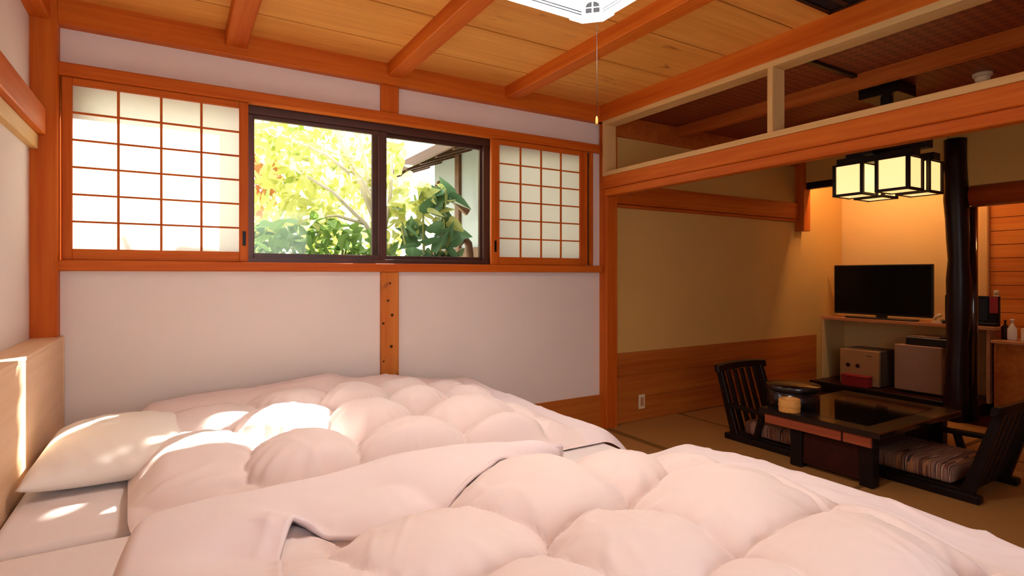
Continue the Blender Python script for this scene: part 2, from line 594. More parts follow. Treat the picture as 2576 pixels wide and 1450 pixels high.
wr = boxes('wall_right', [(5.84, 5.94, 2.22, 3.62, 2.265, 2.70), (5.84, 5.94, -1.28, 2.23, 2.00, 2.70), (5.84, 5.94, -1.28, 0.55, -0.1, 2.00)], 'cream')
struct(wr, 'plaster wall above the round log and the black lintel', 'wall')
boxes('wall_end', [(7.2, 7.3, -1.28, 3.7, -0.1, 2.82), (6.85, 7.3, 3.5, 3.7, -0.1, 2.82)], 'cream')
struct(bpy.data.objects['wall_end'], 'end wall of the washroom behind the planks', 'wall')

# ceilings
ce = struct(boxes('ceiling', [(-0.75, 3.12, -1.42, 3.76, 2.685, 2.86)], 'seam'), 'cedar board ceiling of the bedroom', 'ceiling')
yy = 3.70
k = 0
while yy > -1.3:
    y0 = yy - 0.455
    o = box('plank', -0.62, 3.06, y0 + 0.006, yy - 0.006, 2.66, 2.69, 'plank', ce, bevel=0.002)
    yy = y0
    k += 1
ct = struct(boxes('ceiling_tea_room', [(3.12, 7.4, -1.42, 3.76, 2.62, 2.86)], 'ajiro'), 'dark woven ceiling of the tea room', 'ceiling')


def beam(name, x0, x1, y0, y1, z0, z1, mat, label, bevel=0.005, cat='beam'):
    return struct(box(name, x0, x1, y0, y1, z0, z1, mat, bevel=bevel), label, cat)


beam('beam', 0.25, 0.36, -1.25, 3.56, 2.575, 2.665, 'beam_y', 'ceiling beam above the lit shoji screen, nearest the headboard wall')
beam('beam', 1.20, 1.31, -1.25, 3.56, 2.575, 2.665, 'beam_y', 'middle ceiling beam meeting the short post over the window')
beam('beam', 2.09, 2.20, -1.25, 3.56, 2.575, 2.665, 'beam_y', 'ceiling beam between the white lamp and the slatted transom')
beam('beam', -0.62, 3.06, 3.555, 3.64, 2.527, 2.68, 'beam_x', 'long orange wall plate under the ceiling along the window wall')
beam('beam', 2.995, 3.115, -1.25, 3.60, 2.527, 2.68, 'beam_y', 'heavy orange beam over the open transom between the rooms')
beam('beam', -0.62, -0.52, -1.25, 3.56, 2.527, 2.68, 'beam_y', 'wall plate under the ceiling above the headboard')
# window wall timber
beam('trim_1', -0.50, 3.04, 3.575, 3.64, 2.28, 2.345, 'beam_x', 'orange head rail over the shoji screens', cat='trim')
beam('trim_2', -0.50, 3.04, 3.570, 3.66, 1.29, 1.345, 'beam_x', 'orange sill rail under the shoji screens', cat='trim')
beam('pillar', -0.624, -0.494, 3.53, 3.66, -0.03, 2.66, 'post', 'thick orange corner post beside the headboard', cat='post')
kp = beam('pillar', 1.168, 1.288, 3.585, 3.66, -0.03, 1.29, 'knotty', 'knotty orange half post in the white wall below the window', cat='post')
for kx, kz, kr in ((1.226, 1.214, 0.008), (1.213, 1.10, 0.009), (1.240, 1.003, 0.011), (1.180, 0.95, 0.009), (1.234, 0.795, 0.011), (1.182, 0.70, 0.007)):
    lathe('knot', [(kr * 0.4, -0.0012), (kr, 0.0), (kr, 0.002)], 'seam', kp, loc=(kx, 3.585, kz), n=12, axis='y')
beam('pillar', 1.168, 1.288, 3.585, 3.66, 2.345, 2.527, 'post', 'short orange post in the white strip above the window', cat='post')
beam('pillar', 3.045, 3.165, 3.53, 3.66, -0.03, 2.62, 'post', 'orange post between the bedroom wall and the tea room', cat='post')
beam('trim_3', 2.93, 2.957, 3.59, 3.66, 1.345, 2.28, 'post', 'narrow orange jamb at the end of the small shoji track', cat='trim')
tr4 = struct(box('trim_4', -0.60, 3.05, 3.605, 3.625, -0.02, 0.27, 'wains', bevel=0.002), 'low wood skirting of the bedroom window wall', 'wainscot')
# left wall rail (two tiers)
beam('trim_5', -0.62, -0.535, -1.25, 3.53, 1.955, 2.085, 'beam_y', 'orange rail along the white headboard wall', cat='trim')
beam('trim_6', -0.62, -0.565, -1.25, 3.53, 1.885, 1.955, 'pale_y', 'lower pale tier of the rail on the headboard wall', cat='trim')

# partition between the rooms: lower beam with kamoi strip and open pale transom frame
beam('beam', 3.00, 3.115, -1.25, 3.53, 1.975, 2.075, 'beam_y', 'orange lintel beam under the open transom')
beam('trim_7', 3.02, 3.095, -1.25, 3.53, 1.915, 1.975, 'beam_y', 'grooved orange strip beneath the transom lintel', cat='trim')
trf = thing('transom_frame', 'pale open transom frame between bedroom and tea room', 'transom', (3.05, 1.6, 2.075))
box('bottom_rail', 2.998, 3.118, -1.0, 3.53, 2.075, 2.11, 'pale_y', trf, 0.002)
box('top_rail', 2.998, 3.118, -1.0, 3.53, 2.492, 2.527, 'pale_y', trf, 0.002)
for ya in (3.495, 2.01, 0.5, -1.0):
    box('upright', 2.999, 3.117, ya, ya + 0.035, 2.11, 2.492, 'pale_z', trf, 0.002)

# tea room
wn = thing('wainscot', 'reddish cedar wainscot low on the ochre tea room wall', 'wainscot', (4.6, 3.6, 0))
wn['kind'] = 'structure'
for z0, z1 in ((0.0, 0.20), (0.20, 0.405), (0.405, 0.60)):
    box('board', 3.165, 6.17, 3.595, 3.625, z0 + 0.0008, z1 - 0.0008, 'wains', wn, 0.0015)
beam('trim_8', 3.165, 5.83, 3.575, 3.63, 1.875, 2.045, 'beam_x', 'dark orange rail along the ochre tea room wall', cat='trim')
beam('trim_9', 3.165, 5.83, 3.585, 3.63, 1.845, 1.872, 'beam_x', 'thin lower lip of the tea room wall rail', cat='trim')
beam('trim_10', 3.12, 5.84, 3.575, 3.63, 2.45, 2.62, 'ajiro_beam', 'dark plate under the woven ceiling', cat='trim')
beam('pillar', 5.80, 5.925, 3.52, 3.63, 1.745, 2.62, 'post', 'short hanging post at the end of the tea room rail', cat='post')
beam('lintel', 5.85, 5.92, 2.20, 3.53, 2.195, 2.272, 'dark', 'black lintel bar across the television alcove', cat='lintel')
for xa, lb in ((3.93, 'dark orange ceiling beam of the tea room next to the transom'), (4.86, 'dark ceiling beam of the tea room above the alcove side')):
    beam('beam', xa, xa + 0.075, -1.25, 3.60, 2.53, 2.625, 'ajiro_beam', lb)
# dark natural log and squared post behind it
lp = []
for i in range(15):
    z = i / 14 * 2.45
    lp.append((0.085 + 0.006 * math.sin(i * 1.3) + 0.004 * math.sin(i * 2.9), z))
o = lathe('pillar', lp, 'log', loc=(5.84, 2.157, 0.0), n=22)
for v in o.data.vertices:
    v.co.x += 0.012 * math.sin(v.co.z * 2.2)
    v.co.y += 0.010 * math.sin(v.co.z * 2.9 + 1)
struct(o, 'dark polished natural log standing beside the television', 'post')
lathe('pillar', [(0.036, 0), (0.036, 1.86)], 'slimpost', loc=(5.935, 2.080, 0.0), n=20)
struct(bpy.context.scene.collection.objects[-1], 'slim glossy dark post behind the natural log', 'post')
o = lathe('beam', [(0.090, -0.6), (0.096, 0.6), (0.092, 1.4), (0.095, 2.06)], 'logbeam', loc=(5.87, 0.0, 1.945), n=22, axis='y')
struct(o, 'round orange log beam meeting the dark natural post', 'beam')

# plank wall of the washroom
wp = struct(boxes('wall_washroom', [(6.79, 6.9, 0.4, 2.32, -0.05, 2.6)], 'seam'), 'horizontal plank wall of the washroom', 'wall')
z = 0.0
while z < 2.5:
    box('plank', 6.757, 6.795, 0.4, 2.236, z + 0.002, z + 0.128, 'plankwall', wp, 0.003)
    z += 0.13
beam('trim_11', 6.715, 6.80, 2.237, 2.315, 0, 2.6, 'pale_z', 'pale vertical trim at the edge of the plank wall', cat='trim')

# alcove platform
beam('alcove_platform', 6.05, 6.73, 2.12, 3.595, 0.0, 0.10, 'darkred', 'dark raised platform of the television alcove', cat='platform')
beam('trim_12', 6.03, 6.06, 2.12, 3.595, 0.0, 0.105, 'dark', 'black front edge of the alcove platform', cat='trim')

# ------------------------------------------------------------------ window_1
win = thing('window_1', 'dark bronze sliding window open to the garden', 'window', (1.2, 3.7, 1.345))
win['kind'] = 'structure'
box('head_frame', -0.50, 2.93, 3.665, 3.745, 2.238, 2.31, 'alu', win)
box('sill_frame', -0.50, 2.93, 3.665, 3.76, 1.31, 1.375, 'alu', win)
box('jamb', -0.50, -0.46, 3.665, 3.76, 1.375, 2.235, 'alu', win)
box('jamb', 2.89, 2.93, 3.665, 3.76, 1.375, 2.235, 'alu', win)


def sash(x0, x1, y):
    s = box('sash', x0, x0 + 0.055, y, y + 0.028, 1.372, 2.238, 'alu', win)
    box('stile', x1 - 0.055, x1, y, y + 0.028, 1.372, 2.238, 'alu', s)
    box('rail', x0 + 0.045, x1 - 0.045, y, y + 0.028, 1.372, 1.402, 'alu', s)
    box('rail', x0 + 0.045, x1 - 0.045, y, y + 0.028, 2.212, 2.238, 'alu', s)
    box('pane', x0 + 0.04, x1 - 0.04, y + 0.011, y + 0.016, 1.40, 2.215, 'glass', s, bevel=0)


sash(-0.455, 0.40, 3.715)
sash(0.36, 1.235, 3.680)
sash(1.145, 2.02, 3.715)
sash(1.98, 2.885, 3.680)
struct(box('rain_hood', -0.55, 2.99, 3.76, 3.80, 2.31, 2.37, 'extwood', bevel=0.004), 'brown board hood over the outside of the window', 'hood')


# ------------------------------------------------------------------ shoji screens
def shoji(x0, x1, px0, px1, y, label, hx):
    z0, z1 = 1.347, 2.279
    pz0, pz1 = 1.404, 2.242
    t = thing('shoji_screen', label, 'shoji screen', ((x0 + x1) / 2, y, z0), group='sliding paper screens of the window')
    d = 0.028
    box('stile', x0, px0, y, y + d, z0, z1, 'post', t, 0.003)
    s2 = box('stile', px1, x1, y, y + d, z0, z1, 'post', t, 0.003)
    box('rail', px0, px1, y, y + d, z0, pz0, 'beam_x', t, 0.003)
    box('rail', px0, px1, y, y + d, pz1, z1, 'beam_x', t, 0.003)
    cw, rh = (px1 - px0) / 4, (pz1 - pz0) / 6
    for i in range(1, 4):
        x = px0 + cw * i
        box('lattice_bar', x - 0.006, x + 0.006, y + 0.006, y + 0.018, pz0, pz1, 'post', t, 0.001)
    for j in range(1, 6):
        z = pz0 + rh * j
        box('lattice_bar', px0, px1, y + 0.005, y + 0.017, z - 0.005, z + 0.005, 'beam_x', t, 0.001)
    for i in range(4):
        for j in range(6):
            box('paper_pane', px0 + cw * i - 0.002, px0 + cw * (i + 1) + 0.002, y + 0.0185, y + 0.0190, pz0 + rh * j - 0.002, pz0 + rh * (j + 1) + 0.002, 'paper', t, 0)
    h = box('finger_pull', hx - 0.009, hx + 0.009, y - 0.0015, y + 0.004, 1.44, 1.525, 'dark', t, 0.001)
    meta(h, 'dark recessed finger pull')
    return t


shoji(-0.486, 0.374, -0.443, 0.326, 3.60, 'large bright shoji screen with twenty-four lit paper panes beside the corner post', 0.352)
shoji(2.004, 2.905, 2.072, 2.83, 3.60, 'shaded beige shoji screen beside the tea room post', 2.036)

# ================================================================== BEDS
hb = thing('headboard', 'long light wood headboard box with a ledge on top, against the white wall', 'headboard', (-0.54, 1.9, 0))
box('front_panel', -0.497, -0.478, -0.6, 3.585, 0.0, 0.945, 'headboard', hb, 0.003)
box('ledge', -0.597, -0.476, -0.6, 3.585, 0.945, 0.962, 'headboard', hb, 0.002)
box('end_strip', -0.597, -0.474, 3.585, 3.604, 0.0, 0.962, 'headboard', hb, 0.002)


def bed(y0, y1, label):
    t = thing('bed', label, 'bed', (0.6, (y0 + y1) / 2, 0), group='twin beds side by side')
    box('base', -0.47, 1.70, y0 + 0.02, y1 - 0.02, 0.06, 0.24, 'bedbase', t, 0.01)
    for xa in (-0.40, 1.55):
        for ya in (y0 + 0.08, y1 - 0.14):
            box('leg', xa, xa + 0.06, ya, ya + 0.06, 0.0, 0.06, 'dark', t, 0.003)
    bm = bmesh.new()
    bm_box(bm, -0.466, 1.72, y0 + 0.005, y1 - 0.005, 0.24, 0.495)
    finish('mattress', bm, 'sheet', t, bevel=0.035, seg=4, smooth=True)
    # loose flat sheet near the pillow end
    return t


bed(2.06, 3.46, 'bed under the window, its white duvet in the sun')
bed(0.62, 2.04, 'bed away from the window, under the duvet with the turned-over flap')


def sm(x, a, b_):
    t = np.clip((x - a) / (b_ - a), 0, 1)
    return t * t * (3 - 2 * t)


def vnoise(X, Y, s, seed):
    """smooth value noise on arrays"""
    r = np.random.default_rng(seed).random((64, 64))
    u, v = X * s + 500.3, Y * s + 500.7
    iu, iv = np.floor(u).astype(int), np.floor(v).astype(int)
    fu, fv = u - iu, v - iv
    fu = fu * fu * (3 - 2 * fu)
    fv = fv * fv * (3 - 2 * fv)
    g = lambda a, b2: r[a % 64, b2 % 64]
    return (g(iu, iv) * (1 - fu) + g(iu + 1, iv) * fu) * (1 - fv) + (g(iu, iv + 1) * (1 - fu) + g(iu + 1, iv + 1) * fu) * fv - 0.5


def puff_field(X, Y, puffs, k=140.0):
    """domes of down joined with soft creases; pleats radiate towards each dome's rim"""
    acc = np.full(X.shape, 1.0)
    m1 = np.zeros(X.shape)
    m2 = np.zeros(X.shape)
    for i, (cx, cy, rx, ry, rot, amp) in enumerate(puffs):
        c, s = math.cos(rot), math.sin(rot)
        wx = X + 0.05 * vnoise(X, Y, 4, 11 + i)
        wy = Y + 0.05 * vnoise(X, Y, 4, 91 + i)
        u = ((wx - cx) * c + (wy - cy) * s) / rx
        v = (-(wx - cx) * s + (wy - cy) * c) / ry
        r2 = u * u + v * v
        r = np.sqrt(r2)
        th = np.arctan2(v, u)
        dome = 1.2 * amp * np.clip(1 - np.minimum(r2, 1), 0, 1) ** 0.62
        nn = 9 + (i * 5) % 6
        pleat = 0.008 * sm(r, 0.45, 0.95) * np.sin(nn * th + 3 * vnoise(X, Y, 6, 31 + i) * 4 + i) * (r < 1)
        d_ = dome + pleat
        m2 = np.maximum(m2, np.minimum(m1, d_))
        m1 = np.maximum(m1, d_)
        acc += np.exp(k * d_) - 1
    groove = 0.016 * np.exp(-(m1 - m2) / 0.011) * sm(m2, 0.01, 0.04)
    return np.log(np.maximum(acc, 1e-6)) / k - groove


def wrinkle(X, Y, seed):
    """thin pressed-cloth creases running in drifting directions"""
    w = 0.0
    for i, a in enumerate((0.4, 1.3, 2.3)):
        c, s = math.cos(a), math.sin(a)
        u, v = X * c + Y * s, -X * s + Y * c
        n_ = vnoise(u * 0.35 + 0.10 * vnoise(X, Y, 4, seed + 7), v + 0.08 * vnoise(X, Y, 5, seed + 9), 13, seed + i)
        m_ = np.clip(vnoise(X, Y, 3.5, seed + 20 + i) + 0.15, 0, 1)
        w = w + 0.022 * m_ * (0.5 - np.minimum(np.abs(n_) * 3.5, 0.5))
    return w


def grid_mesh(name, X, Y, Z, mat, parent, thick=0.0, keep=None):
    n, m = X.shape
    verts = np.stack([X.ravel(), Y.ravel(), Z.ravel()], 1)
    idx = np.arange(n * m).reshape(n, m)
    q = np.stack([idx[:-1, :-1], idx[1:, :-1], idx[1:, 1:], idx[:-1, 1:]], -1).reshape(-1, 4)
    if keep is not None:
        q = q[keep.ravel()[q[:, 0]]]
        used = np.unique(q)
        remap = np.zeros(n * m, int)
        remap[used] = np.arange(len(used))
        verts, q = verts[used], remap[q]
    me = bpy.data.meshes.new(name)
    me.from_pydata(verts.tolist(), [], q.tolist())
    me.update()
    o = link_mesh(name, me, mat, parent, smooth=True)
    if thick:
        md = o.modifiers.new('thickness', 'SOLIDIFY')
        md.thickness = thick
        md.offset = -1
    return o


# ---- duvet on the near bed
NEAR = [(0.90, 1.34, 0.30, 0.25, 0.2, 0.135), (1.27, 1.42, 0.22, 0.20, 0.3, 0.085), (1.30, 1.00, 0.29, 0.27, 0.5, 0.125),
        (0.50, 1.18, 0.30, 0.24, -0.1, 0.125), (0.90, 0.93, 0.26, 0.22, 0.3, 0.125), (1.27, 0.66, 0.30, 0.21, 0.2, 0.12),
        (1.02, 0.68, 0.19, 0.16, 0.0, 0.10), (1.56, 1.02, 0.15, 0.20, 0.2, 0.075), (0.26, 1.10, 0.19, 0.25, 0.3, 0.10),
        (0.58, 0.86, 0.24, 0.22, 0.2, 0.115), (0.25, 0.75, 0.24, 0.24, 0.0, 0.11), (0.62, 0.55, 0.26, 0.22, 0.0, 0.11),
        (0.25, 0.4, 0.24, 0.2, 0.0, 0.10), (1.5, 1.30, 0.16, 0.16, 0.3, 0.06), (1.56, 0.72, 0.13, 0.18, 0.0, 0.075), (0.95, 0.4, 0.28, 0.22, 0, 0.1),
        (1.35, 0.36, 0.28, 0.2, 0, 0.1), (0.15, 1.45, 0.2, 0.2, 0, 0.06), (0.55, 1.60, 0.3, 0.2, 0, 0.05)]


def near_h(X, Y):
    far = 1.80 - 0.10 * sm(X, 0.9, 1.5)
    dF = far - Y
    dR = 1.98 - X
    dL = X + 0.12
    e = sm(dF, 0.0, 0.22) * sm(dR, 0.31, 0.47) * sm(dL, 0.0, 0.18)
    z = 0.535 + 0.030 * sm(dF, -0.02, 0.12) * sm(dL, -0.02, 0.12) + puff_field(X, Y, NEAR) * e
    # soft crown of the bed and roll-off at the foot
    z += 0.035 * sm(X, 1.2, 1.72) * sm(Y, 0.2, 0.9) * (1 - sm(Y, 1.25, 1.70))
    z -= 0.30 * np.clip((X - 1.80) / 0.2, 0, 2) ** 2.2
    z -= 0.20 * np.clip((Y - (far - 0.10)) / 0.2, 0, 2) ** 2
    z += 0.010 * vnoise(X, Y, 7, 3) + wrinkle(X, Y, 5)
    return np.maximum(z, 0.30 + 0 * z)


du = thing('duvet', 'large puffy white duvet with a turned-over lavender flap', 'duvet', (0.9, 1.1, 0.5), group='white down duvets')
xs_, ys_ = np.linspace(-0.12, 2.02, 268), np.linspace(0.15, 1.86, 214)
GX, GY = np.meshgrid(xs_, ys_, indexing='ij')
# rounded far-foot corner
NZ = near_h(GX, GY)
hem = GX + 0.03 * vnoise(GX, GY, 3, 77) > 1.665
grid_mesh('quilted_body', GX, GY, NZ, 'duvet', du, keep=~hem)
meta(grid_mesh('flat_hem', GX, GY, NZ, 'hem', du, keep=hem), 'flat lavender-white hem band')
# turned-over flap along the far and head sides
inn = np.array([(0.13, 0.70), (0.16, 1.0), (0.185, 1.20), (0.205, 1.36), (0.245, 1.435), (0.32, 1.455), (0.50, 1.405), (0.62, 1.405), (0.77, 1.475), (0.95, 1.57), (1.10, 1.66), (1.25, 1.72)])
outr = np.array([(-0.15, 0.70), (-0.15, 1.0), (-0.15, 1.25), (-0.15, 1.52), (-0.13, 1.74), (0.05, 1.86), (0.28, 1.895), (0.50, 1.92), (0.75, 1.93), (1.0, 1.86), (1.16, 1.79), (1.28, 1.74)])


def resample(P, n):
    tt = np.linspace(0, 1, len(P))
    t2 = np.linspace(0, 1, n)
    a = np.stack([np.interp(t2, tt, P[:, i]) for i in (0, 1)], 1)
    for _ in range(6):
        a[1:-1] = (a[:-2] + 2 * a[1:-1] + a[2:]) / 4
    return a


NU, NV = 150, 46
A, B = resample(inn, NU), resample(outr, NU)
V = np.linspace(0, 1, NV)[None, :]
FX = A[:, :1] * (1 - V) + B[:, :1] * V
FY = A[:, 1:] * (1 - V) + B[:, 1:] * V
U = np.linspace(0, 1, NU)[:, None] + 0 * V
zi = near_h(A[:, 0], A[:, 1])
for _ in range(6):
    zi[1:-1] = (zi[:-2] + 2 * zi[1:-1] + zi[2:]) / 4
lip = 0.004 + 0.010 * sm(U, 0.42, 0.55) + 0.045 * np.exp(-((U - 0.37) / 0.07) ** 2)
ZA = zi[:, None]
ZF = (ZA + lip) * (1 - V) + 0.640 * V
ZF += 0.030 * np.sin(np.pi * V) * (0.6 + 0.8 * vnoise(FX, FY, 5, 8))
ZF += 0.012 * vnoise(FX, FY, 9, 21) + 0.010 * np.sin(26 * U + 5 * V) * np.sin(np.pi * V) * sm(U, 0.35, 0.6)
ZF = np.maximum(ZF, near_h(FX, FY) + 0.006 + lip * (1 - V))
ZF -= 0.17 * np.clip((V - 0.80) / 0.2, 0, 1) ** 2.2
grid_mesh('turned_flap', FX, FY, ZF, 'hem', du, thick=0.012)

# ---- duvet on the far bed
FAR = [(0.07, 2.45, 0.26, 0.40, 0.0, 0.085), (0.16, 3.00, 0.30, 0.30, 0.2, 0.075), (0.44, 2.24, 0.22, 0.22, 0.2, 0.115), (0.46, 2.78, 0.26, 0.28, 0.1, 0.10),
       (0.80, 2.62, 0.22, 0.20, 0.3, 0.12), (0.84, 3.04, 0.24, 0.22, 0.1, 0.12), (1.10, 2.80, 0.20, 0.18, 0.2, 0.12), (1.14, 3.13, 0.20, 0.18, 0.0, 0.105),
       (1.40, 2.76, 0.20, 0.20, 0.3, 0.10), (1.42, 3.10, 0.16, 0.17, 0.3, 0.075), (0.84, 2.20, 0.25, 0.20, 0.1, 0.115), (1.22, 2.43, 0.25, 0.20, 0.2, 0.12),
       (1.24, 2.10, 0.22, 0.18, 0.1, 0.10), (1.55, 2.42, 0.17, 0.20, 0.2, 0.075), (1.56, 2.14, 0.14, 0.16, 0.0, 0.06), (0.55, 3.16, 0.24, 0.18, 0.0, 0.10)]


def far_h(X, Y):
    dN = Y - 2.02
    dR = 1.98 - X
    dL = X + 0.16
    dW = 3.44 - Y
    e = sm(dR, 0.32, 0.54) * sm(dL, 0.0, 0.14) * sm(dW, 0.02, 0.20) * sm(dN, 0.0, 0.10)
    z = 0.540 + puff_field(X, Y, FAR) * e
    edge = np.interp(X, [-0.3, -0.1, 0.1, 0.5, 0.8, 0.95, 1.15, 1.45, 1.72, 2.0], [0.575, 0.60, 0.622, 0.645, 0.672, 0.63, 0.642, 0.575, 0.565, 0.48])
    w = sm(dW, 0.32, 0.06)
    z = z * (1 - w) + np.maximum(edge, z * 0 + 0.48) * w
    z -= 0.26 * np.clip((X - 1.72) / 0.28, 0, 2) ** 1.7
    z -= 0.045 * np.clip((2.10 - Y) / 0.1, 0, 2) ** 2
    z -= 0.07 * (1 - sm(dL, -0.05, 0.07))
    z += 0.010 * vnoise(X, Y, 7, 43) + wrinkle(X, Y, 55)
    return np.maximum(z, 0.503 - 0.17 * sm(X, 1.68, 2.0))


du2 = thing('duvet', 'rumpled white duvet lit by the sun patch, on the bed under the window', 'duvet', (0.9, 2.75, 0.5), group='white down duvets')
xs_, ys_ = np.linspace(-0.20, 2.06, 270), np.linspace(1.975, 3.46, 186)
GX, GY = np.meshgrid(xs_, ys_, indexing='ij')
GX2 = GX + 0.0
EX = np.interp(GY, [1.97, 2.05, 2.85, 3.4], [-0.10, -0.12, -0.165, -0.25])
GX2[:, :] = GX + (EX + 0.2) * (1 - sm(GX, -0.2, 0.35))
FZ = far_h(GX2, GY)
hem = (GX2 + 0.04 * vnoise(GX2, GY, 3, 78) > 1.60) | (GY > 3.36)
grid_mesh('quilted_body', GX2, GY, FZ, 'duvet', du2, keep=~hem)
meta(grid_mesh('flat_hem', GX2, GY, FZ, 'hem', du2, keep=hem), 'flat lavender-white hem band')


# ---- pillow
def pillow(cx, cy, lx, ly, z0, h, rz, label):
    n, m = 60, 80
    u, v = np.meshgrid(np.linspace(-1, 1, n), np.linspace(-1, 1, m), indexing='ij')
    prof = np.clip((1 - np.abs(u) ** 2.6) * (1 - np.abs(v) ** 3.2), 0, 1) ** 0.42
    pin = 1 - 0.07 * (np.abs(u) ** 3) * (1 - np.abs(v) ** 2) - 0.05 * (np.abs(v) ** 3) * (1 - np.abs(u) ** 2)
    x = u * lx / 2 * (1 - 0.05 * (1 - v * v) * np.abs(u) ** 2)
    y = v * ly / 2 * (1 - 0.05 * (1 - u * u) * np.abs(v) ** 2)
    wr = 0.006 * vnoise(x, y, 9, 70) + 0.004 * np.sin(18 * u + 9 * v) * (np.abs(v) ** 3)
    top = h * 0.36 + (h * 0.64) * prof + wr * (prof > 0.1)
    bot = h * 0.36 - (h * 0.36) * prof
    verts, faces = [], []
    c, s = math.cos(rz), math.sin(rz)
    for Zs in (top, bot):
        for i in range(n):
            for j in range(m):
                verts.append((cx + x[i, j] * c - y[i, j] * s, cy + x[i, j] * s + y[i, j] * c, z0 + Zs[i, j]))
    for k_ in (0, 1):
        b0 = k_ * n * m
        for i in range(n - 1):
            for j in range(m - 1):
                f = [b0 + i * m + j, b0 + (i + 1) * m + j, b0 + (i + 1) * m + j + 1, b0 + i * m + j + 1]
                faces.append(f if k_ == 0 else f[::-1])
    me = bpy.data.meshes.new('pillow')
    me.from_pydata(verts, [], faces)
    bm = bmesh.new()
    bm.from_mesh(me)
    bmesh.ops.remove_doubles(bm, verts=bm.verts, dist=0.0005)
    bm.to_mesh(me)
    bm.free()
    return meta(link_mesh('pillow', me, 'pillow', smooth=True), label, 'pillow')


pillow(-0.20, 2.82, 0.50, 0.78, 0.493, 0.165, 0.0, 'plump white pillow against the headboard with a streak of sun')

# ================================================================== CEILING LAMP
lx0, lx1, ly0, ly1, lz0, lz1 = 0.98, 1.565, 1.315, 1.90, 2.36, 2.58
cl = thing('ceiling_lamp', 'white square ceiling lamp with lattice-windowed corners and a pull cord', 'ceiling lamp', ((lx0 + lx1) / 2, (ly0 + ly1) / 2, lz0))
box('canopy', lx0 + 0.15, lx1 - 0.15, ly0 + 0.15, ly1 - 0.15, lz1, 2.66, 'whiteplastic', cl)
box('top_plate', lx0 + 0.03, lx1 - 0.03, ly0 + 0.03, ly1 - 0.03, lz1 - 0.006, lz1 + 0.002, 'whiteplastic', cl, 0.001)
lathe('light_disc', [(0.19, lz1 - 0.035), (0.20, lz1 - 0.03), (0.20, lz1 - 0.008)], 'lamptube', cl, loc=((lx0 + lx1) / 2, (ly0 + ly1) / 2, 0), n=32)
cc_ = 0.075
for (a, b_, c_, d_) in ((lx0 + cc_, lx1 - cc_, ly0, ly0 + 0.016), (lx0 + cc_, lx1 - cc_, ly1 - 0.016, ly1), (lx0, lx0 + 0.016, ly0 + cc_, ly1 - cc_), (lx1 - 0.016, lx1, ly0 + cc_, ly1 - cc_)):
    box('side_panel', a, b_, c_ + 0.005, d_ - 0.005, lz0 + 0.01, lz1 - 0.01, 'lampwhite', cl, 0)
    box('lower_rim', a, b_, c_, d_, lz0 - 0.004, lz0 + 0.012, 'lampframe', cl, 0.002)
    for zz in (lz0 + 0.020, lz0 + 0.032):
        box('rim_line', a, b_, c_ + 0.003, d_ - 0.003, zz, zz + 0.003, 'lampgrey', cl, 0.0)
    box('upper_rim', a, b_, c_, d_, lz1 - 0.012, lz1, 'whiteplastic', cl, 0.002)
for sx in (0, 1):
    for sy in (0, 1):
        cxp, cyp = (lx0, lx1)[sx], (ly0, ly1)[sy]
        ang = math.atan2((-1, 1)[sy], (-1, 1)[sx])        # outward diagonal
        base = Matrix.Translation((cxp - 0.026 * (-1, 1)[sx], cyp - 0.026 * (-1, 1)[sy], 0)) @ Matrix.Rotation(ang, 4, 'Z')
        pin = [(-0.056, -0.088), (-0.006, -0.040), (-0.006, 0.040), (-0.056, 0.088)]
        pout = [(-0.050, -0.094), (0.0, -0.044), (0.0, 0.044), (-0.050, 0.094)]
        bm = bmesh.new()
        lo_ = [bm.verts.new((p[0], p[1], lz0 - 0.006)) for p in pin + pout[::-1]]
        hi_ = [bm.verts.new((p[0], p[1], lz1)) for p in pin + pout[::-1]]
        bm.faces.new(lo_)
        bm.faces.new(hi_[::-1])
        for q in range(8):
            bm.faces.new((lo_[q], lo_[(q + 1) % 8], hi_[(q + 1) % 8], hi_[q]))
        post = finish('corner_piece', bm, 'lampframe', cl, matrix=base)
        # arched four-pane window on the middle facet, seen from inside
        for (ya, yb, za, zb) in ((-0.030, -0.003, 0.034, 0.054), (0.003, 0.030, 0.034, 0.054)):
            box('lattice_pane', -0.0075, -0.0055, ya, yb, lz0 + za, lz0 + zb, 'lampgrey', post, 0, matrix=base)
        bm = bmesh.new()
        for sgn in (-1, 1):
            pts = [(sgn * 0.003, 0.059)] + [(sgn * (0.003 + 0.027 * math.cos(t)), 0.059 + 0.022 * math.sin(t)) for t in np.linspace(0, math.pi / 2, 7)]
            vv = [bm.verts.new((-0.0075, p[0], lz0 + p[1])) for p in pts]
            v2 = [bm.verts.new((-0.0055, p[0], lz0 + p[1])) for p in pts]
            bm.faces.new(vv)
            bm.faces.new(v2[::-1])
            for q in range(len(pts)):
                r_ = (q + 1) % len(pts)
                bm.faces.new((vv[q], vv[r_], v2[r_], v2[q]))
        finish('lattice_arch', bm, 'lampgrey', post, matrix=base)
        for sgn in (-1, 1):
            f = base @ Matrix.Translation((-0.031, sgn * 0.064, 0)) @ Matrix.Rotation(sgn * R(43.8), 4, 'Z')
            for (za, zb) in ((0.030, 0.052), (0.062, 0.084)):
                box('lattice_pane', -0.0035, 0.0015, -0.014, 0.014, lz0 + za, lz0 + zb, 'lampgrey', post, 0, matrix=f)
tube('pull_cord', [(1.55, 1.86, lz0), (1.551, 1.86, 2.1), (1.55, 1.86, 1.945)], 0.0012, 'black', cl, n=6)
lathe('pull_knob', [(0.002, 1.950), (0.005, 1.940), (0.006, 1.920), (0.003, 1.913)], 'hinoki', cl, loc=(1.55, 1.86, 0), n=10)

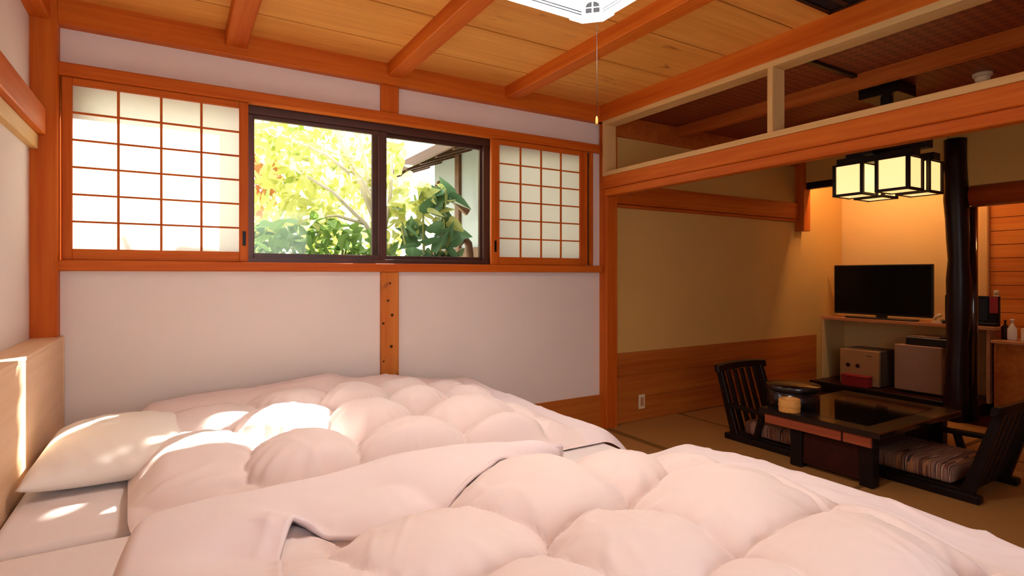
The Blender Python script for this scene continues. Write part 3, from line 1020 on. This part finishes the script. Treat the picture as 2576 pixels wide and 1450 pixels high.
# black recessed ceiling panel next to the partition beam
acp = thing('ceiling_grille', 'square black grille in the cedar ceiling beside the transom beam', 'ceiling grille', (2.7, 1.2, 2.65))
box('panel', 2.36, 2.965, 0.95, 1.66, 2.652, 2.662, 'blackpanel', acp, 0.002)
for (a, b_, c_, d_) in ((2.36, 2.965, 1.635, 1.66), (2.36, 2.965, 0.95, 0.975), (2.36, 2.385, 0.95, 1.66), (2.94, 2.965, 0.95, 1.66)):
    box('frame', a, b_, c_, d_, 2.645, 2.655, 'dark', acp, 0.001)
for i in range(7):
    yv = 1.03 + i * 0.085
    box('louvre', 2.39, 2.935, yv, yv + 0.03, 2.647, 2.653, 'black', acp, 0.001)

# ================================================================== TEA ROOM FURNITURE
# lantern chandelier
cxl, cyl = 4.36, 2.03
ch = thing('lantern_chandelier', 'dark wood chandelier of four square paper lanterns over the low table', 'chandelier', (cxl, cyl, 1.83))
box('canopy', cxl - 0.13, cxl + 0.13, cyl - 0.13, cyl + 0.13, 2.53, 2.615, 'dark', ch, 0.006)
box('hanging_post', cxl - 0.03, cxl + 0.03, cyl - 0.03, cyl + 0.03, 2.15, 2.54, 'dark', ch, 0.003)
box('cross_bar', cxl - 0.27, cxl + 0.27, cyl - 0.035, cyl + 0.035, 2.10, 2.16, 'dark', ch, 0.003)
box('cross_bar', cxl - 0.035, cxl + 0.035, cyl - 0.27, cyl + 0.27, 2.13, 2.19, 'dark', ch, 0.003)
for sx in (-1, 1):
    box('carrier_bar', cxl + sx * 0.145 - 0.05, cxl + sx * 0.145 + 0.05, cyl - 0.25, cyl + 0.25, 2.06, 2.115, 'dark', ch, 0.003)
for sx in (-1, 1):
    for sy in (-1, 1):
        qx, qy = cxl + sx * 0.143, cyl + sy * 0.143
        h = 0.095
        za, zb = 1.835, 2.065
        lan = box('lantern_top', qx - h, qx + h, qy - h, qy + h, zb - 0.012, zb, 'dark', ch, 0.002)
        for ax in (-1, 1):
            for ay in (-1, 1):
                box('corner_bar', qx + ax * h - 0.011, qx + ax * h + 0.011, qy + ay * h - 0.011, qy + ay * h + 0.011, za, zb, 'dark', lan, 0.001)
        for ay in (-1, 1):
            box('bottom_bar', qx - h, qx + h, qy + ay * h - 0.008, qy + ay * h + 0.008, za, za + 0.018, 'dark', lan, 0.001)
            box('bottom_bar', qx + ay * h - 0.008, qx + ay * h + 0.008, qy - h, qy + h, za, za + 0.018, 'dark', lan, 0.001)
        for a_ in (-1, 1):
            box('paper_pane', qx - h + 0.006, qx + h - 0.006, qy + a_ * (h - 0.003) - 0.001, qy + a_ * (h - 0.003) + 0.001, za + 0.012, zb - 0.01, 'lanternpaper', lan, 0)
            box('paper_pane', qx + a_ * (h - 0.003) - 0.001, qx + a_ * (h - 0.003) + 0.001, qy - h + 0.006, qy + h - 0.006, za + 0.012, zb - 0.01, 'lanternpaper', lan, 0)
        box('paper_pane', qx - h + 0.004, qx + h - 0.004, qy - h + 0.004, qy + h - 0.004, za + 0.006, za + 0.008, 'lanternpaper', lan, 0)
# lighting rail and smoke detector on the tea room ceiling
box('ceiling_rail', 3.30, 4.23, cyl - 0.018, cyl + 0.018, 2.598, 2.621, 'black')
meta(bpy.data.objects['ceiling_rail'], 'black power rail running across the woven ceiling to the lantern mount', 'rail')
sd = thing('smoke_detector', 'round cream smoke detector on the woven ceiling', 'smoke detector', (4.63, 1.57, 2.62))
lathe('base', [(0.055, 2.60), (0.055, 2.621)], 'ivory', sd, loc=(4.63, 1.57, 0))
lathe('sensor', [(0.018, 2.560), (0.035, 2.565), (0.042, 2.58), (0.046, 2.60)], 'ivory', sd, loc=(4.63, 1.57, 0))
# strip light behind the header of the alcove
al = thing('alcove_strip_light', 'slim warm strip light tucked behind the alcove lintel', 'strip light', (6.0, 2.88, 2.40))
box('housing', 5.955, 6.02, 2.28, 3.48, 2.43, 2.47, 'whiteplastic', al, 0.003)
box('bracket', 5.94, 5.96, 2.80, 2.96, 2.42, 2.62, 'whiteplastic', al, 0.002)
lathe('tube', [(0.016, 2.30), (0.017, 2.31), (0.017, 3.45), (0.016, 3.46)], 'warmtube', al, loc=(5.99, 0, 2.413), n=12, axis='y')
# washroom lamp
wl_ = thing('washroom_lamp', 'small ceiling lamp of the washroom', 'lamp', (6.5, 1.2, 2.6))
lathe('shade', [(0.09, 2.55), (0.10, 2.58), (0.10, 2.62)], 'lampframe', wl_, loc=(6.5, 1.2, 0))
wd = bpy.data.lights.new('washroom_bulb', 'POINT')
wd.energy = 7
wd.color = (1.0, 0.5, 0.18)
wd.shadow_soft_size = 0.08
wo = bpy.data.objects.new('washroom_bulb', wd)
COL.objects.link(wo)
wo.location = (6.5, 1.2, 2.45)

# wall outlet
ou = thing('wall_outlet', 'upright pale outlet plate on the tea room wainscot', 'outlet', (3.5, 3.59, 0.16))
box('plate', 3.462, 3.536, 3.588, 3.597, 0.10, 0.225, 'ivory', ou, 0.003)
box('socket', 3.482, 3.516, 3.585, 3.590, 0.125, 0.20, 'shelf', ou, 0.001)

# low table
tb = thing('low_table', 'low black lacquered tea table with a glossy inset top', 'table', (4.02, 2.05, 0))
box('top', 3.48, 4.57, 1.66, 2.44, 0.315, 0.352, 'tub', tb, 0.006)
box('top_inset', 3.60, 4.45, 1.78, 2.32, 0.3515, 0.3535, 'tabletop', tb, 0.0)
for xa in (3.53, 4.43):
    for ya in (1.72, 2.16):
        box('leg', xa, xa + 0.08, ya, ya + 0.08, 0.0, 0.25 if xa < 4 else 0.315, 'dark', tb, 0.006)
    box('lower_panel', xa + 0.02, xa + 0.05, 1.80, 2.16, 0.03, 0.245, 'darkred', tb, 0.003)
box('drawer_case', 3.515, 3.90, 1.71, 2.41, 0.245, 0.3145, 'dark', tb, 0.003)
for ya, yb in ((1.89, 2.405), (1.715, 1.878)):
    box('drawer_front', 3.498, 3.516, ya, yb, 0.25, 0.312, 'drawer', tb, 0.003)
box('stretcher', 3.61, 4.43, 1.96, 2.00, 0.05, 0.10, 'dark', tb, 0.003)


# legless chairs
def zaisu(loc, rz, label):
    t = thing('legless_chair', label, 'chair', loc, rz, group='legless floor chairs at the low table', world=False)
    w = 0.27
    box('seat', -w, w, -0.27, 0.27, 0.035, 0.06, 'dark', t, 0.006)
    for s in (-1, 1):
        box('runner', s * w - 0.03, s * w + 0.03, -0.34, 0.27, 0.0, 0.045, 'dark', t, 0.008)
    bm = bmesh.new()
    bm_box(bm, -0.255, 0.255, -0.20, 0.265, 0.06, 0.165)
    c = finish('cushion', bm, 'stripe', t, bevel=0.03, seg=3, smooth=True)
    lean = 0.24
    H = 0.53
    for s in (-1, 1):
        prism('back_stile', [(-0.235, 0.03), (-0.30, 0.03), (-0.30 - H * lean - 0.012, H - 0.01), (-0.265 - H * lean, H - 0.01)], s * (w - 0.02) - 0.021, s * (w - 0.02) + 0.021, 'yz', 'dark', t, 0.003)
    for i in range(5):
        x = -0.165 + i * 0.0825
        prism('back_slat', [(-0.262, 0.06), (-0.278, 0.06), (-0.288 - H * lean, H - 0.02), (-0.272 - H * lean, H - 0.02)], x - 0.021, x + 0.021, 'yz', 'dark', t, 0.001)
    # curved crest rail
    bm = bmesh.new()
    n = 13
    rows = []
    for i in range(n):
        a = -1 + 2 * i / (n - 1)
        x = a * (w + 0.035)
        yb = -0.275 - H * lean - 0.028 * (1 - a * a)
        z0 = H - 0.03 + 0.012 * (1 - a * a)
        z1 = z0 + 0.055
        rows.append([bm.verts.new(p) for p in ((x, yb + 0.022, z0), (x, yb - 0.018, z0), (x, yb - 0.032, z1), (x, yb + 0.010, z1))])
    for a, b2 in zip(rows[:-1], rows[1:]):
        for k_ in range(4):
            bm.faces.new((a[k_], a[(k_ + 1) % 4], b2[(k_ + 1) % 4], b2[k_]))
    bm.faces.new(rows[0][::-1])
    bm.faces.new(rows[-1])
    finish('crest_rail', bm, 'dark', t, bevel=0.006)
    for s in (1,):
        arm = prism('armrest', [(0.045, 0.235), (0.05, 0.262), (-0.32, 0.275), (-0.33, 0.248)], s * w - 0.030, s * w + 0.030, 'yz', 'dark', t, 0.006)
        prism('arm_support', [(-0.055, 0.05), (-0.10, 0.05), (-0.045, 0.245), (-0.005, 0.245)], s * w - 0.016, s * w + 0.016, 'yz', 'dark', arm, 0.003)
    return t


zaisu((3.965, 2.53, 0.0), math.pi, 'dark slat-back floor chair on the wainscot side of the table')
zaisu((4.08, 1.635, 0.0), 0.0, 'dark floor chair with striped cushion on the near side of the table')

# tea set box and wooden cup
tu = thing('tea_box', 'round black lacquered tea box with a flat lid on the low table', 'tea box', (3.76, 2.36, 0.352))
lathe('body', [(0.164, 0.3525), (0.168, 0.358), (0.168, 0.47)], 'tub', tu, loc=(3.76, 2.36, 0), n=32)
lathe('lid', [(0.174, 0.462), (0.176, 0.465), (0.176, 0.492), (0.172, 0.497), (0.05, 0.499)], 'tub', tu, loc=(3.76, 2.36, 0), n=32)
cu = thing('wooden_cup', 'small light bentwood cup in front of the black tea box', 'cup', (3.57, 2.215, 0.352))
lathe('body', [(0.064, 0.3525), (0.067, 0.36), (0.067, 0.435), (0.064, 0.44), (0.060, 0.435), (0.058, 0.37)], 'hinoki', cu, loc=(3.535, 2.245, 0), n=28)
lathe('hoop', [(0.0685, 0.388), (0.0690, 0.39), (0.0690, 0.402), (0.0685, 0.404)], 'hinoki', cu, loc=(3.535, 2.245, 0), n=28)

# ================================================================== ALCOVE THINGS
sh = thing('tv_shelf', 'pinkish wood shelf carrying the television across the alcove', 'shelf', (6.5, 2.85, 0.76))
box('board', 6.30, 6.712, 2.045, 3.615, 0.767, 0.80, 'shelf', sh, 0.003)
box('end_panel', 6.32, 6.712, 2.09, 2.115, 0.10, 0.767, 'shelf', sh, 0.002)
box('end_panel', 6.305, 6.725, 3.59, 3.617, 0.10, 0.767, 'cream2', sh, 0.002)

tv = thing('television', 'flat black television on the alcove shelf', 'television', (6.42, 3.03, 0.80))
box('housing', 6.375, 6.41, 2.555, 3.515, 0.842, 1.378, 'black', tv, 0.006)
box('screen', 6.3725, 6.376, 2.568, 3.502, 0.862, 1.366, 'screen', tv, 0)
box('lower_bezel', 6.371, 6.376, 2.568, 3.502, 0.848, 0.857, 'black', tv, 0)
box('back_bulge', 6.41, 6.45, 2.75, 3.3, 0.88, 1.15, 'black', tv, 0.01)
box('neck', 6.385, 6.42, 2.98, 3.08, 0.81, 0.85, 'black', tv, 0.003)
prism('foot', [(6.33, 2.72), (6.33, 3.36), (6.38, 3.40), (6.50, 3.36), (6.50, 2.72), (6.38, 2.68)], 0.801, 0.815, 'xy', 'black', tv, 0.003)

fr = thing('mini_fridge', 'small white refrigerator on the alcove platform', 'refrigerator', (6.4, 2.62, 0.10))
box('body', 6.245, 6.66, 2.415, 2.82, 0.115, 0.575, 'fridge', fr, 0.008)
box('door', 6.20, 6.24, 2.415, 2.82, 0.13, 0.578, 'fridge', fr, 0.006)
box('foot', 6.26, 6.30, 2.44, 2.48, 0.10, 0.116, 'black', fr, 0)
box('foot', 6.26, 6.30, 2.75, 2.79, 0.10, 0.116, 'black', fr, 0)
dt = thing('black_tray', 'black case with a pale sheet on top of the small refrigerator', 'case', (6.4, 2.55, 0.578))
box('case', 6.24, 6.56, 2.36, 2.735, 0.5785, 0.655, 'black', dt, 0.005)
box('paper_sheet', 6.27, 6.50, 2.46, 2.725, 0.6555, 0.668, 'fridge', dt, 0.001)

sf = thing('safe', 'cream metal safe with two round dials on the alcove platform', 'safe', (6.4, 3.17, 0.10))
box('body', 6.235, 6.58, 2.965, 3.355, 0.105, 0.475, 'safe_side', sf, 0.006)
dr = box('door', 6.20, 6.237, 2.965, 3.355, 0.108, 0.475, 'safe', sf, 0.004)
for yv in (3.27, 3.17):
    lathe('dial', [(0.021, 6.198), (0.021, 6.203), (0.012, 6.180)][::-1], 'darkred', dr, loc=(0, yv, 0.305), n=16, axis='x')
box('slot', 6.197, 6.201, 3.03, 3.08, 0.418, 0.424, 'black', dr, 0)
rb = thing('red_box', 'low crimson box in front of the cream safe', 'box', (6.12, 3.15, 0.10))
box('body', 6.065, 6.17, 3.01, 3.27, 0.1055, 0.20, 'red', rb, 0.004)
box('lid', 6.062, 6.173, 3.007, 3.273, 0.20, 0.222, 'red', rb, 0.004)

ph = thing('telephone', 'cream desk telephone at the end of the shelf by the dark log', 'telephone', (6.42, 2.51, 0.80))
prism('base', [(2.47, 0.8005), (2.552, 0.8005), (2.552, 0.815), (2.48, 0.84)], 6.33, 6.52, 'yz', 'ivory', ph, 0.003)
tube('handset', [(6.36, 2.54, 0.836), (6.36, 2.52, 0.862), (6.36, 2.495, 0.882), (6.36, 2.48, 0.872)], [0.017, 0.014, 0.014, 0.02], 'ivory', ph, n=10)

mb = thing('display_stand', 'dark upright stand with a glass front and red card, half behind the log', 'display stand', (6.45, 2.23, 0.80))
box('back_board', 6.40, 6.44, 2.05, 2.465, 0.801, 1.075, 'dark', mb, 0.004)
box('foot_board', 6.34, 6.40, 2.05, 2.465, 0.801, 0.83, 'dark', mb, 0.003)
box('glass_front', 6.394, 6.401, 2.13, 2.20, 0.85, 1.05, 'screen', mb, 0)
box('red_card', 6.392, 6.3985, 2.055, 2.115, 0.92, 1.07, 'red', mb, 0)
bt = thing('cream_bottle', 'pale bottle standing behind the red card', 'bottle', (6.50, 2.10, 0.80))
lathe('body', [(0.028, 0.801), (0.03, 0.82), (0.03, 1.04), (0.018, 1.08)], 'ivory', bt, loc=(6.50, 2.10, 0), n=16)
lathe('cap', [(0.019, 1.08), (0.019, 1.125), (0.017, 1.128)], 'ivory', bt, loc=(6.50, 2.10, 0), n=16)

va = thing('vanity_cabinet', 'reddish wooden washstand cabinet with a pale counter in the washroom', 'cabinet', (6.5, 1.6, 0))
box('body', 6.32, 6.74, 0.90, 2.06, 0.0, 0.655, 'wains', va, 0.004)
box('counter', 6.29, 6.745, 0.88, 2.075, 0.655, 0.685, 'shelf', va, 0.004)
for ya, yb in ((1.50, 2.03), (0.94, 1.48)):
    d_ = box('door', 6.305, 6.32, ya, yb, 0.06, 0.63, 'wains', va, 0.003)
    lathe('knob', [(0.012, 6.29), (0.012, 6.306)], 'silver', d_, loc=(0, ya + 0.05, 0.5), n=12, axis='x')
pb = thing('soap_bottle', 'white pump soap bottle on the washstand counter', 'bottle', (6.40, 1.955, 0.685))
lathe('body', [(0.032, 0.6855), (0.035, 0.70), (0.034, 0.79), (0.014, 0.82), (0.012, 0.835)], 'whiteplastic', pb, loc=(6.40, 1.955, 0), n=18)
lathe('pump', [(0.008, 0.835), (0.008, 0.865), (0.016, 0.866), (0.016, 0.876)], 'whiteplastic', pb, loc=(6.40, 1.955, 0), n=12)
box('spout', 6.36, 6.40, 1.949, 1.961, 0.866, 0.874, 'whiteplastic', pb, 0.001)
db = thing('dark_bottle', 'slim dark pump bottle beside the white soap bottle', 'bottle', (6.45, 2.02, 0.685))
lathe('body', [(0.026, 0.6855), (0.028, 0.70), (0.027, 0.80), (0.010, 0.82)], 'darkred', db, loc=(6.45, 2.02, 0), n=16)
lathe('pump', [(0.007, 0.82), (0.007, 0.85), (0.013, 0.852), (0.013, 0.86)], 'black', db, loc=(6.45, 2.02, 0), n=12)
tbx = thing('tissue_box', 'cream tissue box on the washstand counter', 'box', (6.42, 1.83, 0.685))
box('carton', 6.36, 6.48, 1.745, 1.885, 0.6855, 0.80, 'ivory', tbx, 0.004)
box('tissue', 6.40, 6.44, 1.79, 1.84, 0.80, 0.83, 'whiteplastic', tbx, 0.004)

# ================================================================== OUTDOORS
struct(box('ground', -9, 14, 3.76, 22, -0.35, -0.25, 'gravel', bevel=0), 'pale garden gravel outside the window', 'ground')
wg2 = thing('garden_wing', 'grey plastered wing of the house with a dark eave, beyond the open window', 'building', (4.0, 5.4, -0.25))
box('wall', 3.10, 5.5, 3.80, 7.2, -0.25, 2.80, 'extwall', wg2, 0)
box('corner_post', 3.06, 3.16, 6.35, 6.47, -0.25, 2.80, 'extwood', wg2, 0.003)
box('lower_boarding', 3.07, 3.11, 3.80, 7.2, -0.25, 1.60, 'extwood', wg2, 0)
prism('roof', [(2.42, 2.60), (2.42, 2.66), (4.6, 3.45), (4.6, 3.37)], 3.77, 7.6, 'xz', 'rooftile', wg2)
box('fascia', 2.40, 2.43, 3.77, 7.6, 2.56, 2.67, 'extwood', wg2)
for i in range(9):
    yv = 3.8 + i * 0.45
    prism('rafter', [(2.44, 2.545), (2.44, 2.60), (3.12, 2.85), (3.12, 2.79)], yv, yv + 0.06, 'xz', 'extwood', wg2)
prism('brace', [(2.98, 1.98), (3.02, 2.04), (2.62, 2.36), (2.58, 2.30)], 5.95, 6.0, 'xz', 'extwood', wg2)
# a dark drum with a curved pipe at the foot of the wing
dp = thing('rain_pipe', 'brown curved rainwater pipe rising beside the dark boarding', 'pipe', (2.85, 5.6, -0.25))
tube('pipe', [(2.86, 5.65, -0.25), (2.86, 5.65, 1.5), (2.84, 5.64, 1.62), (2.76, 5.60, 1.68), (2.68, 5.56, 1.62)], 0.045, 'extwood', dp, n=12)


def leaf_shape(L_, W_, fold=0.25, curl=0.2):
    """heart-like leaf outline, folded along the midrib, tip bent down"""
    prof = [(0.0, 0.0), (-0.05, 0.28), (0.08, 0.48), (0.35, 0.50), (0.62, 0.34), (0.85, 0.14), (1.0, 0.0)]
    mid = [0.0, 0.12, 0.35, 0.62, 0.85, 1.0]
    vs = []
    for t, hw in prof:
        vs.append((t, hw))
    verts = []
    for t, hw in vs:
        for s in ((1,) if hw == 0 else (-1, 1)):
            verts.append((t * L_, s * hw * W_, abs(hw) * W_ * fold - curl * L_ * t * t))
    # indices: 0; (1,2) (3,4) (5,6) (7,8) (9,10); 11
    faces = [(0, 1, 3), (0, 4, 2), (0, 3, 5), (0, 6, 4), (0, 5, 11), (0, 11, 6), (5, 7, 11), (6, 11, 8), (7, 9, 11), (8, 11, 10)]
    return np.array(verts), faces


def rot_rand(tilt=0.8):
    e = Matrix.Rotation(random.uniform(0, 6.283), 4, 'Z') @ Matrix.Rotation(random.gauss(0.25, tilt), 4, 'Y') @ Matrix.Rotation(random.gauss(0, tilt), 4, 'X')
    return e


LEAFMESH = {}
for key, (L_, W_, mat) in {'y': (0.13, 0.085, 'leaf_y'), 'g': (0.12, 0.075, 'leaf_g'), 'b': (0.21, 0.15, 'leaf_b'), 'o': (0.10, 0.06, 'leaf_o')}.items():
    vs, fs = leaf_shape(L_, W_)
    me = bpy.data.meshes.new('leaf')
    me.from_pydata(vs.tolist(), [], fs)
    me.materials.append(M[mat])
    LEAFMESH[key] = me


def leaf_parts(t, pts, key, s0=0.8, s1=1.3, tilt=0.7):
    base = Matrix.Identity(4)
    for p in pts:
        o = bpy.data.objects.new('leaf', LEAFMESH[key])
        COL.objects.link(o)
        o.parent = t
        lx, ly, lz, rz = t['_w']
        s = random.uniform(s0, s1)
        o.matrix_basis = Matrix.Translation(Vector(p) - Vector((lx, ly, lz))) @ rot_rand(tilt) @ Matrix.Scale(s, 4)


def leaf_mass(name, t, pts, L_, W_, mat, s0=0.7, s1=1.3, tilt=0.8):
    vs, fs = leaf_shape(L_, W_)
    V_, F_ = [], []
    v4 = np.hstack([vs, np.ones((len(vs), 1))])
    for i, p in enumerate(pts):
        m = np.array(Matrix.Translation(p) @ rot_rand(tilt) @ Matrix.Scale(random.uniform(s0, s1), 4))
        V_.append((v4 @ m.T)[:, :3])
        F_.extend([tuple(a + i * len(vs) for a in f) for f in fs])
    me = bpy.data.meshes.new(name)
    me.from_pydata(np.vstack(V_).tolist(), [], F_)
    o = link_mesh(name, me, mat, t)
    o['kind'] = 'stuff'
    return o


def blob(n, c, r, p=1.0):
    out_ = []
    while len(out_) < n:
        v = rng.uniform(-1, 1, 3)
        d = np.linalg.norm(v)
        if 0.25 < d < 1:
            out_.append((c[0] + v[0] * r[0], c[1] + v[1] * r[1], c[2] + v[2] * r[2]))
    return out_


# yellow-green tree with a pale forked trunk
gt = thing('garden_tree', 'yellow-green leafy tree with pale forked branches outside the open window', 'tree', (1.72, 4.95, -0.25))
tube('trunk', [(1.72, 4.95, -0.25), (1.70, 4.95, 0.9), (1.66, 4.95, 1.35), (1.58, 4.95, 1.7)], [0.055, 0.05, 0.045, 0.04], 'bark', gt)
for pts, r0 in (([(1.66, 4.95, 1.4), (1.45, 4.9, 1.72), (1.15, 4.85, 1.98), (0.80, 4.8, 2.15)], 0.024), ([(1.58, 4.95, 1.7), (1.40, 4.92, 2.1), (1.22, 4.9, 2.45), (1.05, 4.9, 2.95)], 0.030),
                ([(1.58, 4.95, 1.7), (1.50, 4.98, 2.1), (1.42, 5.0, 2.55), (1.40, 5.0, 3.0)], 0.026), ([(1.45, 4.9, 1.72), (1.20, 4.9, 1.78), (0.90, 4.95, 1.74)], 0.016), ([(1.62, 4.95, 1.55), (1.68, 4.9, 2.0), (1.70, 4.9, 2.6)], 0.022),
                ([(1.40, 4.92, 2.1), (1.10, 4.9, 2.30), (0.75, 4.9, 2.42)], 0.016), ([(1.66, 4.95, 1.42), (1.52, 4.85, 1.9), (1.30, 4.8, 2.25), (1.18, 4.8, 2.6)], 0.02)):
    tube('branch', pts, [r0 * (1 - 0.18 * i) for i in range(len(pts))], 'bark', gt)
leaf_mass('foliage', gt, blob(420, (0.9, 5.5, 2.1), (0.75, 0.5, 0.9)) + blob(200, (1.4, 5.9, 2.6), (0.7, 0.5, 0.6)) + blob(110, (1.75, 5.1, 2.0), (0.35, 0.3, 0.5)), 0.13, 0.085, 'leaf_y')
leaf_mass('foliage', gt, blob(240, (2.67, 5.6, 3.95), (0.16, 0.10, 0.60)) + blob(150, (2.80, 5.6, 4.32), (0.28, 0.10, 0.28)), 0.13, 0.085, 'leaf_y')  # unseen upper crown, added and shaped to block part of the sun
tube('branch', [(1.40, 5.0, 3.0), (2.1, 5.3, 3.3), (2.45, 5.6, 3.6), (2.6, 5.6, 4.4)], [0.02, 0.02, 0.015, 0.008], 'bark', gt)
leaf_parts(gt, blob(110, (0.75, 4.95, 2.05), (0.5, 0.25, 0.6)) + blob(26, (1.45, 4.8, 2.3), (0.5, 0.15, 0.4)), 'y')
# russet maple at the left
gm = thing('maple_bush', 'russet and pale green maple at the shoji side of the open window', 'tree', (0.45, 6.2, -0.25))
tube('trunk', [(0.45, 6.2, -0.25), (0.46, 6.2, 1.2), (0.5, 6.2, 2.2)], [0.05, 0.04, 0.02], 'bark', gm)
leaf_mass('foliage', gm, blob(260, (0.55, 6.0, 2.3), (0.4, 0.3, 0.5)), 0.10, 0.06, 'leaf_o')
leaf_mass('foliage', gm, blob(320, (0.7, 6.3, 2.2), (0.6, 0.4, 0.8)), 0.10, 0.06, 'leaf_y')
# mid-green shrub under it
gs = thing('garden_shrub', 'dense mid-green shrub below the yellow-green tree', 'shrub', (0.9, 4.9, -0.25))
for i in range(7):
    a = random.uniform(-0.5, 0.5)
    tube('stem', [(0.95 + a * 0.4, 4.95, -0.25), (0.95 + a, 4.95, 0.7), (0.95 + a * 1.5, 4.9, 1.55)], [0.02, 0.015, 0.008], 'stem', gs, n=6)
leaf_mass('foliage', gs, blob(650, (0.95, 5.0, 1.15), (0.85, 0.4, 0.60)), 0.12, 0.075, 'leaf_g')
leaf_parts(gs, blob(120, (0.95, 4.65, 1.45), (0.75, 0.12, 0.30)), 'g')
# large-leaved plant in the right pane
gp = thing('large_leaf_shrub', 'glossy large-leaved shrub in front of the grey wing', 'shrub', (2.05, 4.75, -0.25))
for (bx, tx, tz) in ((1.95, 1.9, 1.95), (2.0, 2.12, 2.05), (1.9, 1.7, 1.7), (2.0, 2.2, 1.8), (1.95, 2.0, 1.6)):
    tube('stem', [(bx, 4.75, -0.25), (bx, 4.72, 0.8), ((bx + tx) / 2, 4.7, 1.3), (tx, 4.68, tz)], [0.02, 0.018, 0.014, 0.008], 'stem', gp, n=6)
leaf_parts(gp, blob(60, (1.95, 4.68, 1.62), (0.33, 0.2, 0.50)), 'b', 0.7, 1.2)
leaf_parts(gp, blob(30, (1.92, 4.65, 1.85), (0.32, 0.2, 0.30)), 'y', 1.0, 1.6)
leaf_mass('foliage', gp, blob(170, (1.95, 4.85, 1.15), (0.42, 0.3, 0.42)), 0.16, 0.11, 'leaf_b')
for me_key in ('y',):
    pass
# background hedge
bh = thing('background_hedge', 'pale sunlit hedge far behind the garden tree', 'hedge', (2.0, 9.0, -0.25))
tube('stem', [(2.0, 9.0, -0.25), (2.0, 9.0, 1.5)], [0.08, 0.05], 'bark', bh)
leaf_mass('foliage', bh, blob(750, (1.6, 8.8, 1.4), (2.4, 0.6, 1.5)), 0.22, 0.14, 'leaf_y')
